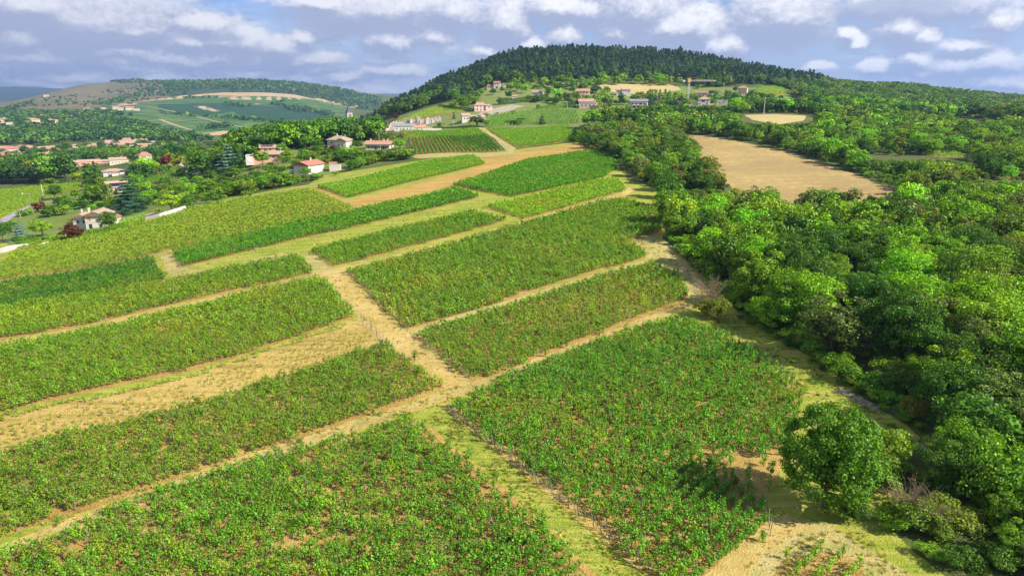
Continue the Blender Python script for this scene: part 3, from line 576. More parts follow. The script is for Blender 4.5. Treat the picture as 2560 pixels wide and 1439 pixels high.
def scatter(name, pts, sets, label, cat, kind='stuff'):
    """one ground-cover object: points carrying size, turn, tint and which plant stands there; geometry nodes plant them"""
    pts = np.asarray(pts); n = len(pts)
    me = bpy.data.meshes.new(name); me.vertices.add(n); me.vertices.foreach_set('co', pts[:, :3].astype(np.float32).ravel())
    a = me.attributes.new('scl', 'FLOAT_VECTOR', 'POINT'); a.data.foreach_set('vector', pts[:, 3:6].astype(np.float32).ravel())
    a = me.attributes.new('rot', 'FLOAT', 'POINT'); a.data.foreach_set('value', pts[:, 6].astype(np.float32))
    a = me.attributes.new('tint', 'FLOAT_COLOR', 'POINT'); a.data.foreach_set('color', np.c_[pts[:, 7:10], np.ones(n)].astype(np.float32).ravel())
    a = me.attributes.new('pick', 'INT', 'POINT'); a.data.foreach_set('value', pts[:, 10].astype(np.int32))
    o = link(name, me); tag(o, label, cat, None, kind)
    ng = bpy.data.node_groups.new(name, 'GeometryNodeTree'); N = ng.nodes; Lk = ng.links
    ng.interface.new_socket('Geometry', in_out='INPUT', socket_type='NodeSocketGeometry'); ng.interface.new_socket('Geometry', in_out='OUTPUT', socket_type='NodeSocketGeometry')
    gi = N.new('NodeGroupInput'); go = N.new('NodeGroupOutput')
    def attr(nm, ty):
        q = N.new('GeometryNodeInputNamedAttribute'); q.data_type = ty; q.inputs[0].default_value = nm; return q.outputs[0]
    ci = N.new('GeometryNodeCollectionInfo'); ci.inputs[0].default_value = sets; ci.inputs[1].default_value = True; ci.inputs[2].default_value = True
    ip = N.new('GeometryNodeInstanceOnPoints'); Lk.new(gi.outputs[0], ip.inputs['Points']); Lk.new(ci.outputs[0], ip.inputs['Instance'])
    ip.inputs['Pick Instance'].default_value = True; Lk.new(attr('pick', 'INT'), ip.inputs['Instance Index'])
    cx = N.new('ShaderNodeCombineXYZ'); Lk.new(attr('rot', 'FLOAT'), cx.inputs[2])
    Lk.new(cx.outputs[0], ip.inputs['Rotation']); Lk.new(attr('scl', 'FLOAT_VECTOR'), ip.inputs['Scale'])
    Lk.new(ip.outputs[0], go.inputs[0])
    md = o.modifiers.new('planting', 'NODES'); md.node_group = ng
    return o
# the 300 vines nearest the viewpoint are things of their own, the rest one mass
vx, vy, vh = VP[:, 0], VP[:, 1], VP[:, 2]; vz = ground_z(vx, vy)
depth = vy * math.cos(PITCH) + (CAMZ - vz) * math.sin(PITCH)
su = 1280 + FPX * vx / depth; sv = 719.5 - FPX * ((vz + .6 - CAMZ) * math.cos(PITCH) + vy * math.sin(PITCH)) / depth
infr = (su > -15) & (su < 2575) & (sv < 1450)
order = np.argsort(np.where(infr, -vh / depth, 0)); near = order[:300]; rest = np.ones(len(VP), bool); rest[near] = False
names = {0: ('leafy grapevine on orange soil in the plot right of the mown grass lane', 'vines at the front of the right plot'),
         1: ('leafy grapevine on orange soil in the plot left of the mown grass lane', 'vines at the front of the left plot'),
         27: ('small leafy grapevine in the patch below the round tree', 'vines of the patch below the round tree')}
for q in near:
    pi = int(VP[q, 7]); o = link('grape_vine', VN[q % 5]); o.location = (vx[q], vy[q], vz[q] - .02); o.rotation_euler = (0, 0, VP[q, 3]); s = vh[q] / 1.28
    o.scale = (s * 1.1, s * 1.1, s); o['tint'] = [float(t) for t in VP[q, 4:7]]
    lb, gr = names.get(pi, names[1])
    if pi < 2:
        yl_ = VP[q, 4] / VP[q, 5]; ad = 'yellowing' if yl_ > .62 else 'dark green' if VP[q, 5] < .15 else 'bright green' if VP[q, 5] > .20 else 'leafy'
        hw = 'tall ' if vh[q] > 1.3 else 'low ' if vh[q] < 1.05 else ''
        pl = ('in the bottom left corner' if su[q] < 450 else 'left of the bottom middle' if su[q] < 900 else 'near the mown grass lane') if pi == 1 else ('beside the mown grass lane' if su[q] < 1620 else 'in the middle of the bottom edge' if su[q] < 1780 else 'near the dirt path corner')
        lb = f'{hw}{ad} grapevine {pl} of the {"left" if pi == 1 else "right"} front plot'
    # label as it looks and where it stands
    pass; tag(o, lb, 'vine', gr)
Q = VP[rest]; n = len(Q); dq = Q[:, 1]; z = ground_z(Q[:, 0], Q[:, 1]) - .02
pick = np.where(dq < 85, rng.integers(0, 7, n), np.where(dq < 150, 7 + rng.integers(0, 4, n), 11 + rng.integers(0, 4, n)))
s = Q[:, 2] / 1.28; w = s * rng.uniform(.9, 1.3, n)
VC = coll('vine_plants', VN + VS + VM + VF_)
scatter('vineyard_vines', np.c_[Q[:, 0], Q[:, 1], z, w, w, s, Q[:, 3], Q[:, 4:7], pick], VC, 'rows of leafy grapevines filling the vineyard plots', 'vines')
def tuft_mesh(seed):
    g = np.random.default_rng(seed); n = 26; V = []; F = []
    for i in range(n):
        a = g.uniform(0, 6.28); r = g.uniform(0, .35); bx, by = math.cos(a) * r, math.sin(a) * r; l = g.uniform(.5, 1.1); lx, ly = g.normal(0, .3, 2); w = .05
        V += [(bx - w, by, 0), (bx + w, by, 0), (bx + lx + w * .3, by + ly, l), (bx + lx - w * .3, by + ly, l)]; F.append((4 * i, 4 * i + 1, 4 * i + 2, 4 * i + 3))
    return mesh_np('grass_blades', V, F, [GRASSM])
GRASSM = leaf_mat('grass_blade', .4, .35, 0.0)
scatter('grass_tufts', GTUFT, coll('grass_tuft_plants', [tuft_mesh(i) for i in range(3)]), 'rough grass tufts growing on the lanes', 'grass')
# ================================================================== trees
def crown_np(seed, H, Rr, z0, nclump, nleaf, ls, dense=.5, cr=(.24, .38), flat=1.0, gapz=-.45, core=.12):
    g = np.random.default_rng(seed); C = []
    while len(C) < nclump:
        d = g.normal(size=3); d /= np.linalg.norm(d)
        if d[2] < gapz: continue
        f = g.uniform(dense, .92) * (1 + (.22 if nclump < 90 else .08) * mnoise.noise(Vector(tuple(d * 1.6)) + Vector((seed * 1.3, 0, 0))))
        C.append(d * f)
    C = np.array(C); zc = (z0 + H) / 2; hz = (H - z0) / 2
    C = C * np.array((Rr, Rr, hz * flat)) + np.array((0, 0, zc)); C[:, 2] = np.maximum(C[:, 2], z0 + .1)
    rc = g.uniform(cr[0], cr[1], nclump) * Rr
    q = g.integers(0, nclump, nleaf); d = g.normal(size=(nleaf, 3)); d /= np.linalg.norm(d, axis=1)[:, None]
    out = C[q] - np.array((0, 0, zc - hz * .3)); out /= np.linalg.norm(out, axis=1)[:, None] + 1e-6
    flip = (d * out).sum(1) < -.35; d[flip] *= -1
    P = C[q] + d * (rc[q] * (g.random(nleaf) ** .6 * .75 + .42))[:, None] * np.array((1, 1, .8))
    nc = int(nleaf * core)
    pc = g.normal(size=(nc, 3)); pc /= np.linalg.norm(pc, axis=1)[:, None]; P[:nc] = pc * np.array((Rr, Rr, hz)) * (g.uniform(.15, .62, nc))[:, None] + np.array((0, 0, zc))
    P[:, 2] = np.maximum(P[:, 2], .05)
    N = d * .8 + out * .3 + np.array((0, 0, .2)) + g.normal(size=(nleaf, 3)) * .62
    sz = np.where(np.arange(nleaf) < nc, ls * 2.2, ls)
    return cards(P, N, sz, .8, g)
def limbs_np(seed, H, Rr, z0, rad, nb=6):
    g = np.random.default_rng(seed + 7); L = []
    top = z0 + (H - z0) * .62
    L.append(tube([(0, 0, -.2), (g.normal(0, .06), g.normal(0, .06), z0 * .6), (g.normal(0, .15), g.normal(0, .15), (z0 + top) / 2), (g.normal(0, .3), g.normal(0, .3), top)], [rad * 1.25, rad, rad * .7, rad * .2], 7))
    for i in range(nb):
        a = i / nb * 6.28 + g.normal(0, .3); zz = z0 * .7 + (top - z0 * .7) * g.uniform(.05, .75); r = Rr * g.uniform(.55, .8)
        e = (math.cos(a) * r, math.sin(a) * r, zz + r * g.uniform(.5, .9)); m = (e[0] * .45, e[1] * .45, zz + r * .2)
        L.append(tube([(0, 0, zz), m, e], [rad * .5, rad * .33, rad * .08], 5))
    return merge(L)
def cone_np(seed, H, Rr, z0, n, ls, layers=9, power=.85):
    g = np.random.default_rng(seed); t = 1 - np.sqrt(g.random(n)) * .999; t = np.clip(t, 0, 1)
    lay = (t * layers) % 1.0; r = Rr * (1 - t) ** power * (1 - .45 * lay) * g.uniform(.55, 1.05, n); a = g.uniform(0, 6.283, n)
    lob = 1 + .22 * np.sin(a * 3 + seed + t * 9) + .15 * np.sin(a * 5 + t * 23)
    r = r * lob + .04
    P = np.stack([np.cos(a) * r, np.sin(a) * r, z0 + (H - z0) * t - r * .12], 1)
    N = np.stack([np.cos(a), np.sin(a), np.full(n, .8)], 1) + g.normal(size=(n, 3)) * .45
    return cards(P, N, ls * (1 - .45 * t), .55, g)
def pine_np(seed, H, Rr, n, ls, z0f=.32):
    """loose dark pine: irregular tiers of clumps on the upper two thirds"""
    g = np.random.default_rng(seed); C = []; nC = 26
    for i in range(nC):
        t = (i / nC) ** .85; z = H * (z0f + (1 - z0f) * t) - .3; rr = Rr * (1 - t ** 1.5) * g.uniform(.35, .95); a = i * 2.4 + g.normal(0, .4)
        C.append((math.cos(a) * rr, math.sin(a) * rr, z))
    C = np.array(C); rc = g.uniform(.26, .42, nC) * Rr * np.linspace(1.1, .6, nC)
    q = g.integers(0, nC, n); d = g.normal(size=(n, 3)); d /= np.linalg.norm(d, axis=1)[:, None]
    P = C[q] + d * (rc[q] * g.uniform(.5, 1.05, n))[:, None] * np.array((1, 1, .6))
    N = d * .7 + np.array((0, 0, .5)) + g.normal(size=(n, 3)) * .5
    return cards(P, N, ls, .6, g)
def cedar_np(seed, H, Rr, n, ls, nl=11):
    g = np.random.default_rng(seed); PS = []; NS = []; LB = []
    for L in range(nl):
        t = L / (nl - .3); z = H * (.08 + .9 * t); rr = Rr * (1 - t) ** .75 * g.uniform(.88, 1.08) + .3; nb = 8 if L < nl - 3 else 5
        for b in range(nb):
            a = b / nb * 6.283 + L * .7 + g.normal(0, .15); R1 = rr * g.uniform(.75, 1.1); m = int(n / (nl * nb) * (1.3 - .6 * t) + 4)
            f = np.sqrt(g.random(m)) ; w = (g.random(m) - .5) * R1 * .62 * (1.05 - f * .6)
            x = f * R1; zz = z + .10 * R1 * np.sin(f * 2.6) - .08 * R1 * f + g.normal(0, .05, m) * R1 * .35
            PS.append(np.stack([math.cos(a) * x - math.sin(a) * w, math.sin(a) * x + math.cos(a) * w, zz], 1))
            NS.append(np.array((math.cos(a) * .35, math.sin(a) * .35, 1.0)) + g.normal(size=(m, 3)) * .33)
            if L < nl - 2: LB.append(tube([(0, 0, z - .2), (math.cos(a) * R1 * .8, math.sin(a) * R1 * .8, z)], [.09, .02], 4))
    return cards(np.concatenate(PS), np.concatenate(NS), ls, .5, g), merge(LB + [tube([(0, 0, -.3), (0, 0, H * .5), (0, 0, H * .97)], [.38, .22, .04], 7)])
def bare_np(seed, H, Rr, n=60):
    g = np.random.default_rng(seed); L = []
    for i in range(n):
        a = g.uniform(0, 6.28); r = Rr * g.uniform(.3, 1); h = H * g.uniform(.5, 1.05); p0 = Vector((g.normal(0, .2), g.normal(0, .2), 0)); e = Vector((math.cos(a) * r, math.sin(a) * r, h))
        m = p0.lerp(e, .5) + Vector((g.normal(0, .15), g.normal(0, .15), .25)); L.append(tube([p0, m, e], [.035, .022, .008], 3))
        for q in range(4):
            s = m.lerp(e, g.uniform(0, .9)); t = s + Vector((g.normal(0, .35), g.normal(0, .35), g.uniform(.05, .5))); L.append(tube([s, t], [.014, .006], 3))
    return merge(L)
TRUNK = {}
KINDS = {}
def reg(kind, name, cat, cm, tm, H, Rr, mt=None):
    c = mesh_np(kind + '_crown', *cm, [mt or LEAF]); t = mesh_np(kind + '_trunk', *tm, [BARK]) if tm is not None else None
    KINDS.setdefault(kind, []).append((name, cat, c, t, H, Rr))
# distance classes: a = near (many small leaves), b = middle, c = far
for s in range(5):
    reg('broad_a', 'broadleaf_tree', 'tree', crown_np(10 + s, 8, 3.4, .9, 70, 9000, .20, .5, (.16, .28), gapz=-.6), limbs_np(s, 8, 3.3, 1.6, .17), 8, 3.3)
for s in range(5):
    reg('broad_b', 'broadleaf_tree', 'tree', crown_np(20 + s, 8, 3.5, .9, 46, 3200, .34, .5, (.18, .30), gapz=-.6), limbs_np(20 + s, 8, 3.3, 1.6, .17, 4), 8, 3.4)
for s in range(4):
    reg('broad_c', 'broadleaf_tree', 'tree', crown_np(30 + s, 8, 3.5, 1.0, 18, 520, .80, cr=(.3, .45)), tube([(0, 0, -.3), (0, 0, 4)], [.2, .1], 5), 8, 3.5)
for s in range(4):
    reg('loose_a', 'broadleaf_tree', 'tree', crown_np(40 + s, 8, 2.9, .9, 46, 5200, .21, .45, (.15, .27), gapz=-.7, core=.06), limbs_np(40 + s, 8, 2.9, 1.4, .13, 8), 8, 2.9)
for s in range(3):
    reg('loose_b', 'broadleaf_tree', 'tree', crown_np(50 + s, 8, 2.9, .9, 40, 2000, .36, .45, (.17, .28), gapz=-.7, core=.06), limbs_np(50 + s, 8, 2.9, 1.4, .13, 5), 8, 2.9)
for s in range(4):
    reg('shrub_a', 'shrub', 'shrub', crown_np(60 + s, 3, 1.7, .05, 22, 2100, .17, .5, (.25, .4), gapz=-.2), tube([(0, 0, -.1), (.05, 0, 1.2)], [.06, .03], 4), 3, 1.7)
for s in range(4):
    reg('shrub_b', 'shrub', 'shrub', crown_np(70 + s, 3, 1.7, .05, 16, 700, .30, .5, (.28, .42), gapz=-.2), tube([(0, 0, -.1), (.05, 0, 1.2)], [.06, .03], 4), 3, 1.7)
for s in range(3):
    reg('shrub_c', 'shrub', 'shrub', crown_np(80 + s, 3, 1.8, .0, 9, 150, .62, .4, (.35, .5), gapz=-.2), None, 3, 1.8)
for s in range(4):
    reg('pine', 'pine_tree', 'tree', pine_np(90 + s, 14, 3.2, 620, .85), tube([(0, 0, -.5), (0, 0, 8), (0, 0, 13)], [.28, .18, .05], 5), 14, 3.2, NEEDLE)
for s in range(3):
    reg('fir', 'fir_tree', 'tree', cone_np(100 + s, 15, 3.1, 1.2, 650, .95), tube([(0, 0, -.5), (0, 0, 8), (0, 0, 14)], [.26, .15, .04], 5), 15, 3.1, NEEDLE)
reg('spruce', 'spruce_tree', 'tree', cone_np(110, 10, 3.4, .5, 2600, .42, 10, .8), tube([(0, 0, -.3), (0, 0, 9.6)], [.22, .03], 6), 10, 3.4, NEEDLE)
reg('column', 'columnar_tree', 'tree', crown_np(120, 8, 1.3, .3, 26, 1300, .33, .5, (.4, .6), gapz=-1), tube([(0, 0, -.2), (0, 0, 6)], [.13, .03], 5), 8, 1.3)
_c, _t = cedar_np(130, 13, 6.2, 26000, .34); reg('cedar', 'cedar_tree', 'tree', _c, _t, 13, 6.6, NEEDLE)
_c, _t = cedar_np(131, 9, 4.2, 11000, .33, 8); reg('cedar_small', 'cedar_tree', 'tree', _c, _t, 9, 4.4, NEEDLE)
reg('round', 'maple_tree', 'tree', crown_np(140, 8.6, 3.75, .3, 190, 26000, .17, .74, (.10, .19), core=.12, gapz=-.85), limbs_np(140, 8.6, 3.7, 1.5, .22, 9), 8.6, 3.75)
reg('dead', 'dead_shrub', 'shrub', bare_np(150, 3, 2.2, 60), None, 3, 2.2, TWIG)
for s in range(3): reg('far', 'tree', 'tree', crown_np(160 + s, 8, 4.0, 0, 7, 60, 2.3, .3, (.4, .55), gapz=-.1), None, 8, 4.0)
# tones
T = dict(green=(.075, .165, .022), bright=(.095, .24, .022), yellow=(.108, .20, .028), dark=(.032, .085, .018), olive=(.072, .122, .030), grey=(.075, .12, .055), deep=(.022, .07, .025), mid=(.06, .14, .022),
         blue=(.09, .17, .16), bluedark=(.028, .075, .05), purple=(.06, .022, .025), pine=(.026, .062, .034), pinelight=(.05, .105, .04), brown=(.078, .105, .035), hillmid=(.05, .11, .035))
WORD = dict(green='mid green', bright='bright green', yellow='yellow green', dark='dark green', olive='olive green', grey='greyish green', deep='deep green', mid='fresh green', blue='pale blue green', bluedark='dark blue green', purple='dark purple leaved', pine='dark', pinelight='lighter green', brown='brownish', hillmid='hazy green')
def depth_of(p): return p[1] * math.cos(PITCH) + (CAMZ - p[2]) * math.sin(PITCH)
def proj(p):
    d = depth_of(p); return 1280 + FPX * p[0] / d, 719.5 - FPX * ((p[2] - CAMZ) * math.cos(PITCH) + p[1] * math.sin(PITCH)) / d, d
def tree(kind, p, H, Rr, tone, label, group=None, var=None, jit=.12, trunk=True):
    L = KINDS[kind]; name, cat, cm, tm, H0, R0 = L[random.randrange(len(L)) if var is None else var]
    rz = random.uniform(0, 6.28)
    if tm is not None and trunk:
        o = thing(name, label, cat, p, rz, group); o.scale = (Rr / R0, Rr / R0, H / H0)
        c = link('crown', cm, o); link('trunk', tm, o)
    else:
        o = c = link(name, cm); o.location = p; o.rotation_euler = (0, 0, rz); o.scale = (Rr / R0, Rr / R0, H / H0); tag(o, label, cat, group)
    j = math.exp(random.gauss(0, jit)); t = T[tone] if isinstance(tone, str) else tone
    c['tint'] = [t[0] * j * random.uniform(.88, 1.14), t[1] * j, t[2] * j]
    return o
def ptree(u, vb, hpx, wpx, kind, tone, where, group=None, after=0.0, word=None):
    p = gp(u, vb, after); s = depth_of(p) / FPX; k2 = kind
    if kind in ('broad', 'loose', 'shrub'): k2 = kind + ('_a' if p[1] < 110 else '_b' if (p[1] < 420 or kind == 'loose') else '_c')
    w = word or {'broad': 'rounded tree', 'loose': 'loose crowned tree', 'shrub': 'bush', 'spruce': 'spruce', 'cedar': 'layered cedar', 'cedar_small': 'layered cedar', 'column': 'slender columnar tree', 'fir': 'fir tree', 'pine': 'pine tree', 'dead': 'bare bush', 'round': 'maple'}[kind]
    return tree(k2, p, hpx * s * 1.02, wpx * s * .5, tone, f'{WORD.get(tone, "")} {w} {where}'.strip(), group)
# ------------------------------------------------------------------ single trees that the photograph tells apart
p_ = gp(2062, 1268); tree('round', p_, 8.3, 3.7, (.045, .120, .018), 'big round dark green maple casting its shadow on the vines', jit=0)
ptree(1925, 822, 85, 118, 'broad', 'bright', 'standing alone at the wood edge by the front plot')
ptree(1768, 785, 100, 105, 'dead', 'brown', 'with grey branches at the corner of the wood', word='bare leafless bush')
ptree(1795, 800, 55, 60, 'shrub', 'olive', 'beside the leafless bush')
ptree(2265, 1300, 115, 140, 'dead', 'brown', 'right of the round maple', word='leafless thorn bush')
ptree(2330, 1330, 90, 110, 'dead', 'brown', 'behind the thorn bush at the lower right', word='leafless twiggy bush')
ptree(2290, 1325, 75, 110, 'shrub', 'olive', 'growing through the thorn bush', word='leafy bush'); ptree(1762, 792, 45, 60, 'shrub', 'brown', 'inside the leafless bush at the wood corner', word='low bush')
ptree(2120, 1300, 55, 90, 'shrub', 'dark', 'at the foot of the round maple')
ptree(2225, 1150, 70, 110, 'shrub', 'yellow', 'right above the round maple'); ptree(2200, 1190, 70, 100, 'shrub', 'olive', 'touching the right side of the round maple')
# garden trees at the left: u, base, height, width (survey pixels)
GT = [(328,532,95,108,'cedar','bluedark','in front of the red roofed house'),(247,507,52,70,'broad','mid','left of the big cedar'),(372,441,52,54,'broad','bright','left of the stone house'),
 (53,604,54,58,'cedar_small','blue','at the lower left garden corner'),(8,602,48,40,'broad','dark','at the left edge of the garden'),(107,590,45,54,'broad','green','beside the blue cedar'),(183,601,46,52,'broad','purple','below the white two storey house'),
 (197,572,32,44,'broad','olive','touching the white two storey house'),(273,581,55,44,'broad','dark','in front of the white two storey house'),(97,530,24,34,'shrub','purple','on the lawn left of the white house'),(140,538,17,28,'shrub','bright','clipped on the lawn'),
 (137,498,37,38,'broad','dark','beside the tall white pole'),(167,502,17,20,'shrub','green','by the lane bend'),(190,497,27,27,'loose','mid','right of the tall white pole'),(208,520,20,30,'shrub','green','above the lawn'),(60,540,14,30,'shrub','green','next to the lane'),(20,575,20,40,'shrub','dark','between lane and blue cedar'),
 (430,528,48,68,'loose','yellow','on the terrace right of the cedar'),(470,524,36,42,'broad','dark','right of the yellow green terrace tree'),(447,454,38,42,'broad','mid','in front of the stone house'),(473,454,24,30,'broad','dark','under the stone house'),
 (400,482,32,38,'spruce','dark','right of the big cedar'),(520,492,48,66,'loose','green','between the garden drives'),(567,474,26,40,'loose','olive','above the pale plot'),(423,424,38,42,'broad','purple','behind the stone house'),(507,444,68,78,'broad','dark','right of the stone house'),
 (573,424,66,74,'cedar_small','blue','left of the terracotta villa'),(603,421,58,34,'spruce','dark','touching the left wing of the villa'),(194,456,24,38,'shrub','yellow','beyond the lit plot'),(122,464,17,44,'shrub','olive','at the far edge of the lit plot'),
 (233,452,46,46,'loose','olive','beyond the maple'),(333,408,34,26,'broad','dark','left of the red roof'),(657,419,46,46,'loose','green','in front of the terracotta villa'),(720,404,28,42,'broad','green','right of the terracotta villa'),(676,434,24,40,'broad','mid','on the lawn below the villa'),
 (702,436,20,34,'shrub','dark','left of the white gabled house'),(765,441,24,34,'broad','green','under the white gabled house'),(833,384,22,30,'broad','purple','below the house with the white gable'),(893,373,22,28,'broad','dark','between the two ridge houses'),
 (795,375,30,34,'broad','dark','left of the ridge house'),(770,372,34,40,'broad','mid','on the ridge left of the ridge house'),(865,392,24,40,'shrub','bright','below the ridge house'),(640,452,26,50,'loose','olive','above the pale plot edge'),(590,446,30,46,'loose','mid','between the spruce and the plot'),
 (545,462,26,40,'shrub','olive','on the dry bank'),(620,470,22,46,'shrub','green','at the plot corner'),(670,462,26,50,'shrub','mid','below the white gabled house'),(480,478,22,34,'shrub','bright','by the garden lawn'),(460,500,18,34,'shrub','yellow','in the middle of the garden'),
 (1012,400,30,44,'shrub','green','at the corner of the striped plot'),(700,388,30,40,'broad','mid','behind the villa roof'),(600,392,40,46,'broad','green','behind the spruce pair'),(1000,372,26,34,'broad','bright','at the right end of the long roofed house'),
 # hillside gardens
 (1233,237,17,18,'broad','dark','alone on the slope under the top house'),(1254,231,15,11,'broad','dark','right of the top house'),(1273,247,22,19,'broad','deep','above the long hedge'),(1313,234,23,21,'broad','bright','behind the hillside hedge'),(1249,262,20,18,'broad','dark','at the left end of the hedge'),
 (1322,254,16,16,'broad','olive','between the hedge trees'),(1353,254,18,28,'loose','olive','at the right end of the hedge'),(1370,243,24,18,'broad','deep','beside the bright lawn'),(1391,247,25,26,'broad','bright','above the bright lawn'),(1397,228,18,20,'broad','deep','behind the bright tree'),(1411,253,25,9,'column','dark','beside the bright lawn'),
 (1434,236,26,20,'broad','mid','left of the brown roofed house'),(1452,220,23,16,'fir','hillmid','behind the brown roofed house'),(1464,220,23,12,'fir','hillmid','right behind the brown roof'),(1489,234,18,32,'broad','deep','right of the brown roofed house'),(1517,238,22,28,'loose','olive','left of the white box house'),
 (1444,266,15,12,'broad','purple','at the left wall of the pink house'),(1470,254,10,13,'broad','dark','behind the pink house'),(1488,262,19,20,'loose','grey','right of the pink house'),(1500,275,20,17,'loose','yellow','in the row right of the pink house'),(1511,275,14,13,'loose','grey','second in the row right of the pink house'),(1524,275,20,16,'loose','olive','last in the row right of the pink house'),
 (1427,267,20,20,'loose','olive','left of the dark hedge'),(1344,273,11,14,'shrub','dark','above the slope rows'),(1355,311,27,25,'fir','dark','standing in the slope rows'),(1192,317,27,38,'broad','dark','in front of the lower pale house'),(1214,317,18,22,'loose','green','left of the slope rows'),(1135,298,23,11,'fir','dark','left of the lower pale house'),
 (1160,272,15,19,'broad','mid','left of the salmon house'),(1185,268,17,12,'broad','purple','behind the salmon house'),(1217,292,10,15,'shrub','olive','on the gravel field'),(1244,287,6,9,'shrub','dark','on the gravel field edge'),
 (1554,263,34,18,'column','deep','left of the grey roofed house'),(1628,273,29,26,'spruce','bluedark','right of the grey roofed house'),(1675,270,33,16,'spruce','bluedark','left of the building site'),(1684,268,26,14,'spruce','dark','beside the tall blue spruce'),(1649,246,22,11,'pine','dark','first of three behind the white house'),(1663,245,22,11,'pine','dark','second of three behind the white house'),(1674,245,19,10,'pine','dark','third of three behind the white house'),
 (1577,274,18,15,'spruce','blue','below the grey roofed house'),(1566,272,9,14,'shrub','dark','left of the blue spruce'),(1702,260,20,18,'broad','grey','below the crane'),(1782,262,18,16,'broad','mid','right of the white villa'),(1839,232,16,14,'broad','deep','left of the upper right house'),(1878,250,24,26,'broad','bluedark','beside the sloping green plot'),
 (1600,242,12,24,'shrub','dark','on the straw meadow edge'),(1745,222,10,20,'shrub','olive','under the crane arm'),(1790,238,12,20,'loose','olive','behind the white villa'),(1820,236,9,18,'shrub','green','beside the upper right house'),(1800,218,14,22,'broad','hillmid','at the pine forest foot'),
 (1630,236,12,22,'shrub','olive','on the straw meadow'),(1540,262,12,16,'shrub','green','left of the columnar tree'),(1480,232,9,16,'shrub','green','in front of the brown roofed house'),(1440,240,9,20,'shrub','mid','below the brown roofed house'),(1290,310,10,60,'shrub','olive','at the lower edge of the slope rows'),
 (2483,308,36,50,'broad','dark','standing alone at the ridge plot'),(1640,208,28,26,'loose','bright','lit at the foot of the pine hill'),(1655,206,20,22,'loose','bright','right of the lit tree at the pine foot'),
 (1283,285,9,14,'shrub','green','above the slope rows'),(1305,303,8,20,'shrub','dark','inside the slope rows'),(1100,320,14,18,'shrub','dark','at the cemetery end'),(990,300,14,16,'broad','purple','behind the cemetery')]
for a in GT: ptree(*a)
# ------------------------------------------------------------------ woods
HOUSES_PX = []      # filled below: (u0, v0, u1, v1, distance) kept free of trees in front
HPX = [(185,505,312,576,215),(258,440,322,486,290),(428,396,486,434,385),(340,375,384,402,560),(252,408,322,434,490),(183,386,325,412,590),(612,344,728,402,318),(730,395,815,436,276),(820,403,856,430,285),(812,332,884,370,335),(908,345,990,376,335),
 (862,258,884,296,600),(960,294,1108,332,430),(1215,203,1258,222,600),(1180,253,1232,278,490),(1150,281,1215,304,440),(1434,218,1477,238,560),(1445,248,1490,270,490),(1536,219,1580,240,550),(1572,246,1622,270,485),(1634,238,1662,258,490),(1736,226,1782,264,495),(1788,246,1818,264,495),(1840,214,1872,234,580),(1700,200,1770,264,480),
 (1905,240,1916,290,380),(2098,252,2112,284,380),(1886,218,2000,248,500),(1860,284,2016,308,370),(1716,336,2236,474,170),(2440,412,2600,450,190),(2180,345,2420,400,250),(2380,278,2480,300,380),(1225,272,1455,318,400),(735,480,790,500,100),(1780,238,1800,262,400)]
def blocked(p, H):
    """would this tree hide a house or field that the photograph shows?"""
    u, v, d = proj(p); vt = v - FPX * H * .93 / d
    for (a, b, c, e, Y) in HPX:
        w = FPX * (3.2 if p[1] > 380 else 2.6) / d
        if p[1] < Y + 12 and a - w < u < c + w and vt < e - 2 and v > b: return True
    return False
def fill(P, sp, hr, rr, after=0.0, world=False, jitter=.38, back=None):
    W = np.array(P if world else wpoly(P, after)); x0, y0 = W.min(0); x1, y1 = W.max(0)
    gx, gy = np.meshgrid(np.arange(x0, x1, sp), np.arange(y0, y1, sp)); n = gx.size
    gx = gx.ravel() + rng.normal(0, sp * jitter, n) + (gy.ravel() / sp % 2) * sp * .5; gy = gy.ravel() + rng.normal(0, sp * jitter, n)
    ok = inpoly(gx, gy, W) & (np.abs(gx) < gy * .84 + 12); gx, gy = gx[ok], gy[ok]; n = len(gx)
    h = rng.uniform(hr[0], hr[1], n); return np.c_[gx, gy, ground_z(gx, gy), h, h * rng.uniform(rr[0], rr[1], n)]
def area_noise(x, y, f, o): return np.array([mnoise.noise(Vector((float(a) * f, float(b) * f, o))) for a, b in zip(x, y)])
BR = []   # candidates: x y z h r tone zone
def add(c, tones, zone, kinds, thin=0.0, check=True):
    nz = area_noise(c[:, 0], c[:, 1], .035, zone * 2.7)
    for i, r in enumerate(c):
        if rng.random() < thin or (check and blocked(r[:3], r[3])): continue
        q = int(np.clip((nz[i] * .9 + .5) * len(tones) + rng.normal(0, len(tones) * .3), 0, len(tones) - 1))
        BR.append((*r, tones[q], zone, kinds[rng.integers(0, len(kinds))]))
TW = ['dark', 'mid', 'green', 'bright', 'green', 'yellow', 'grey', 'olive', 'dark']
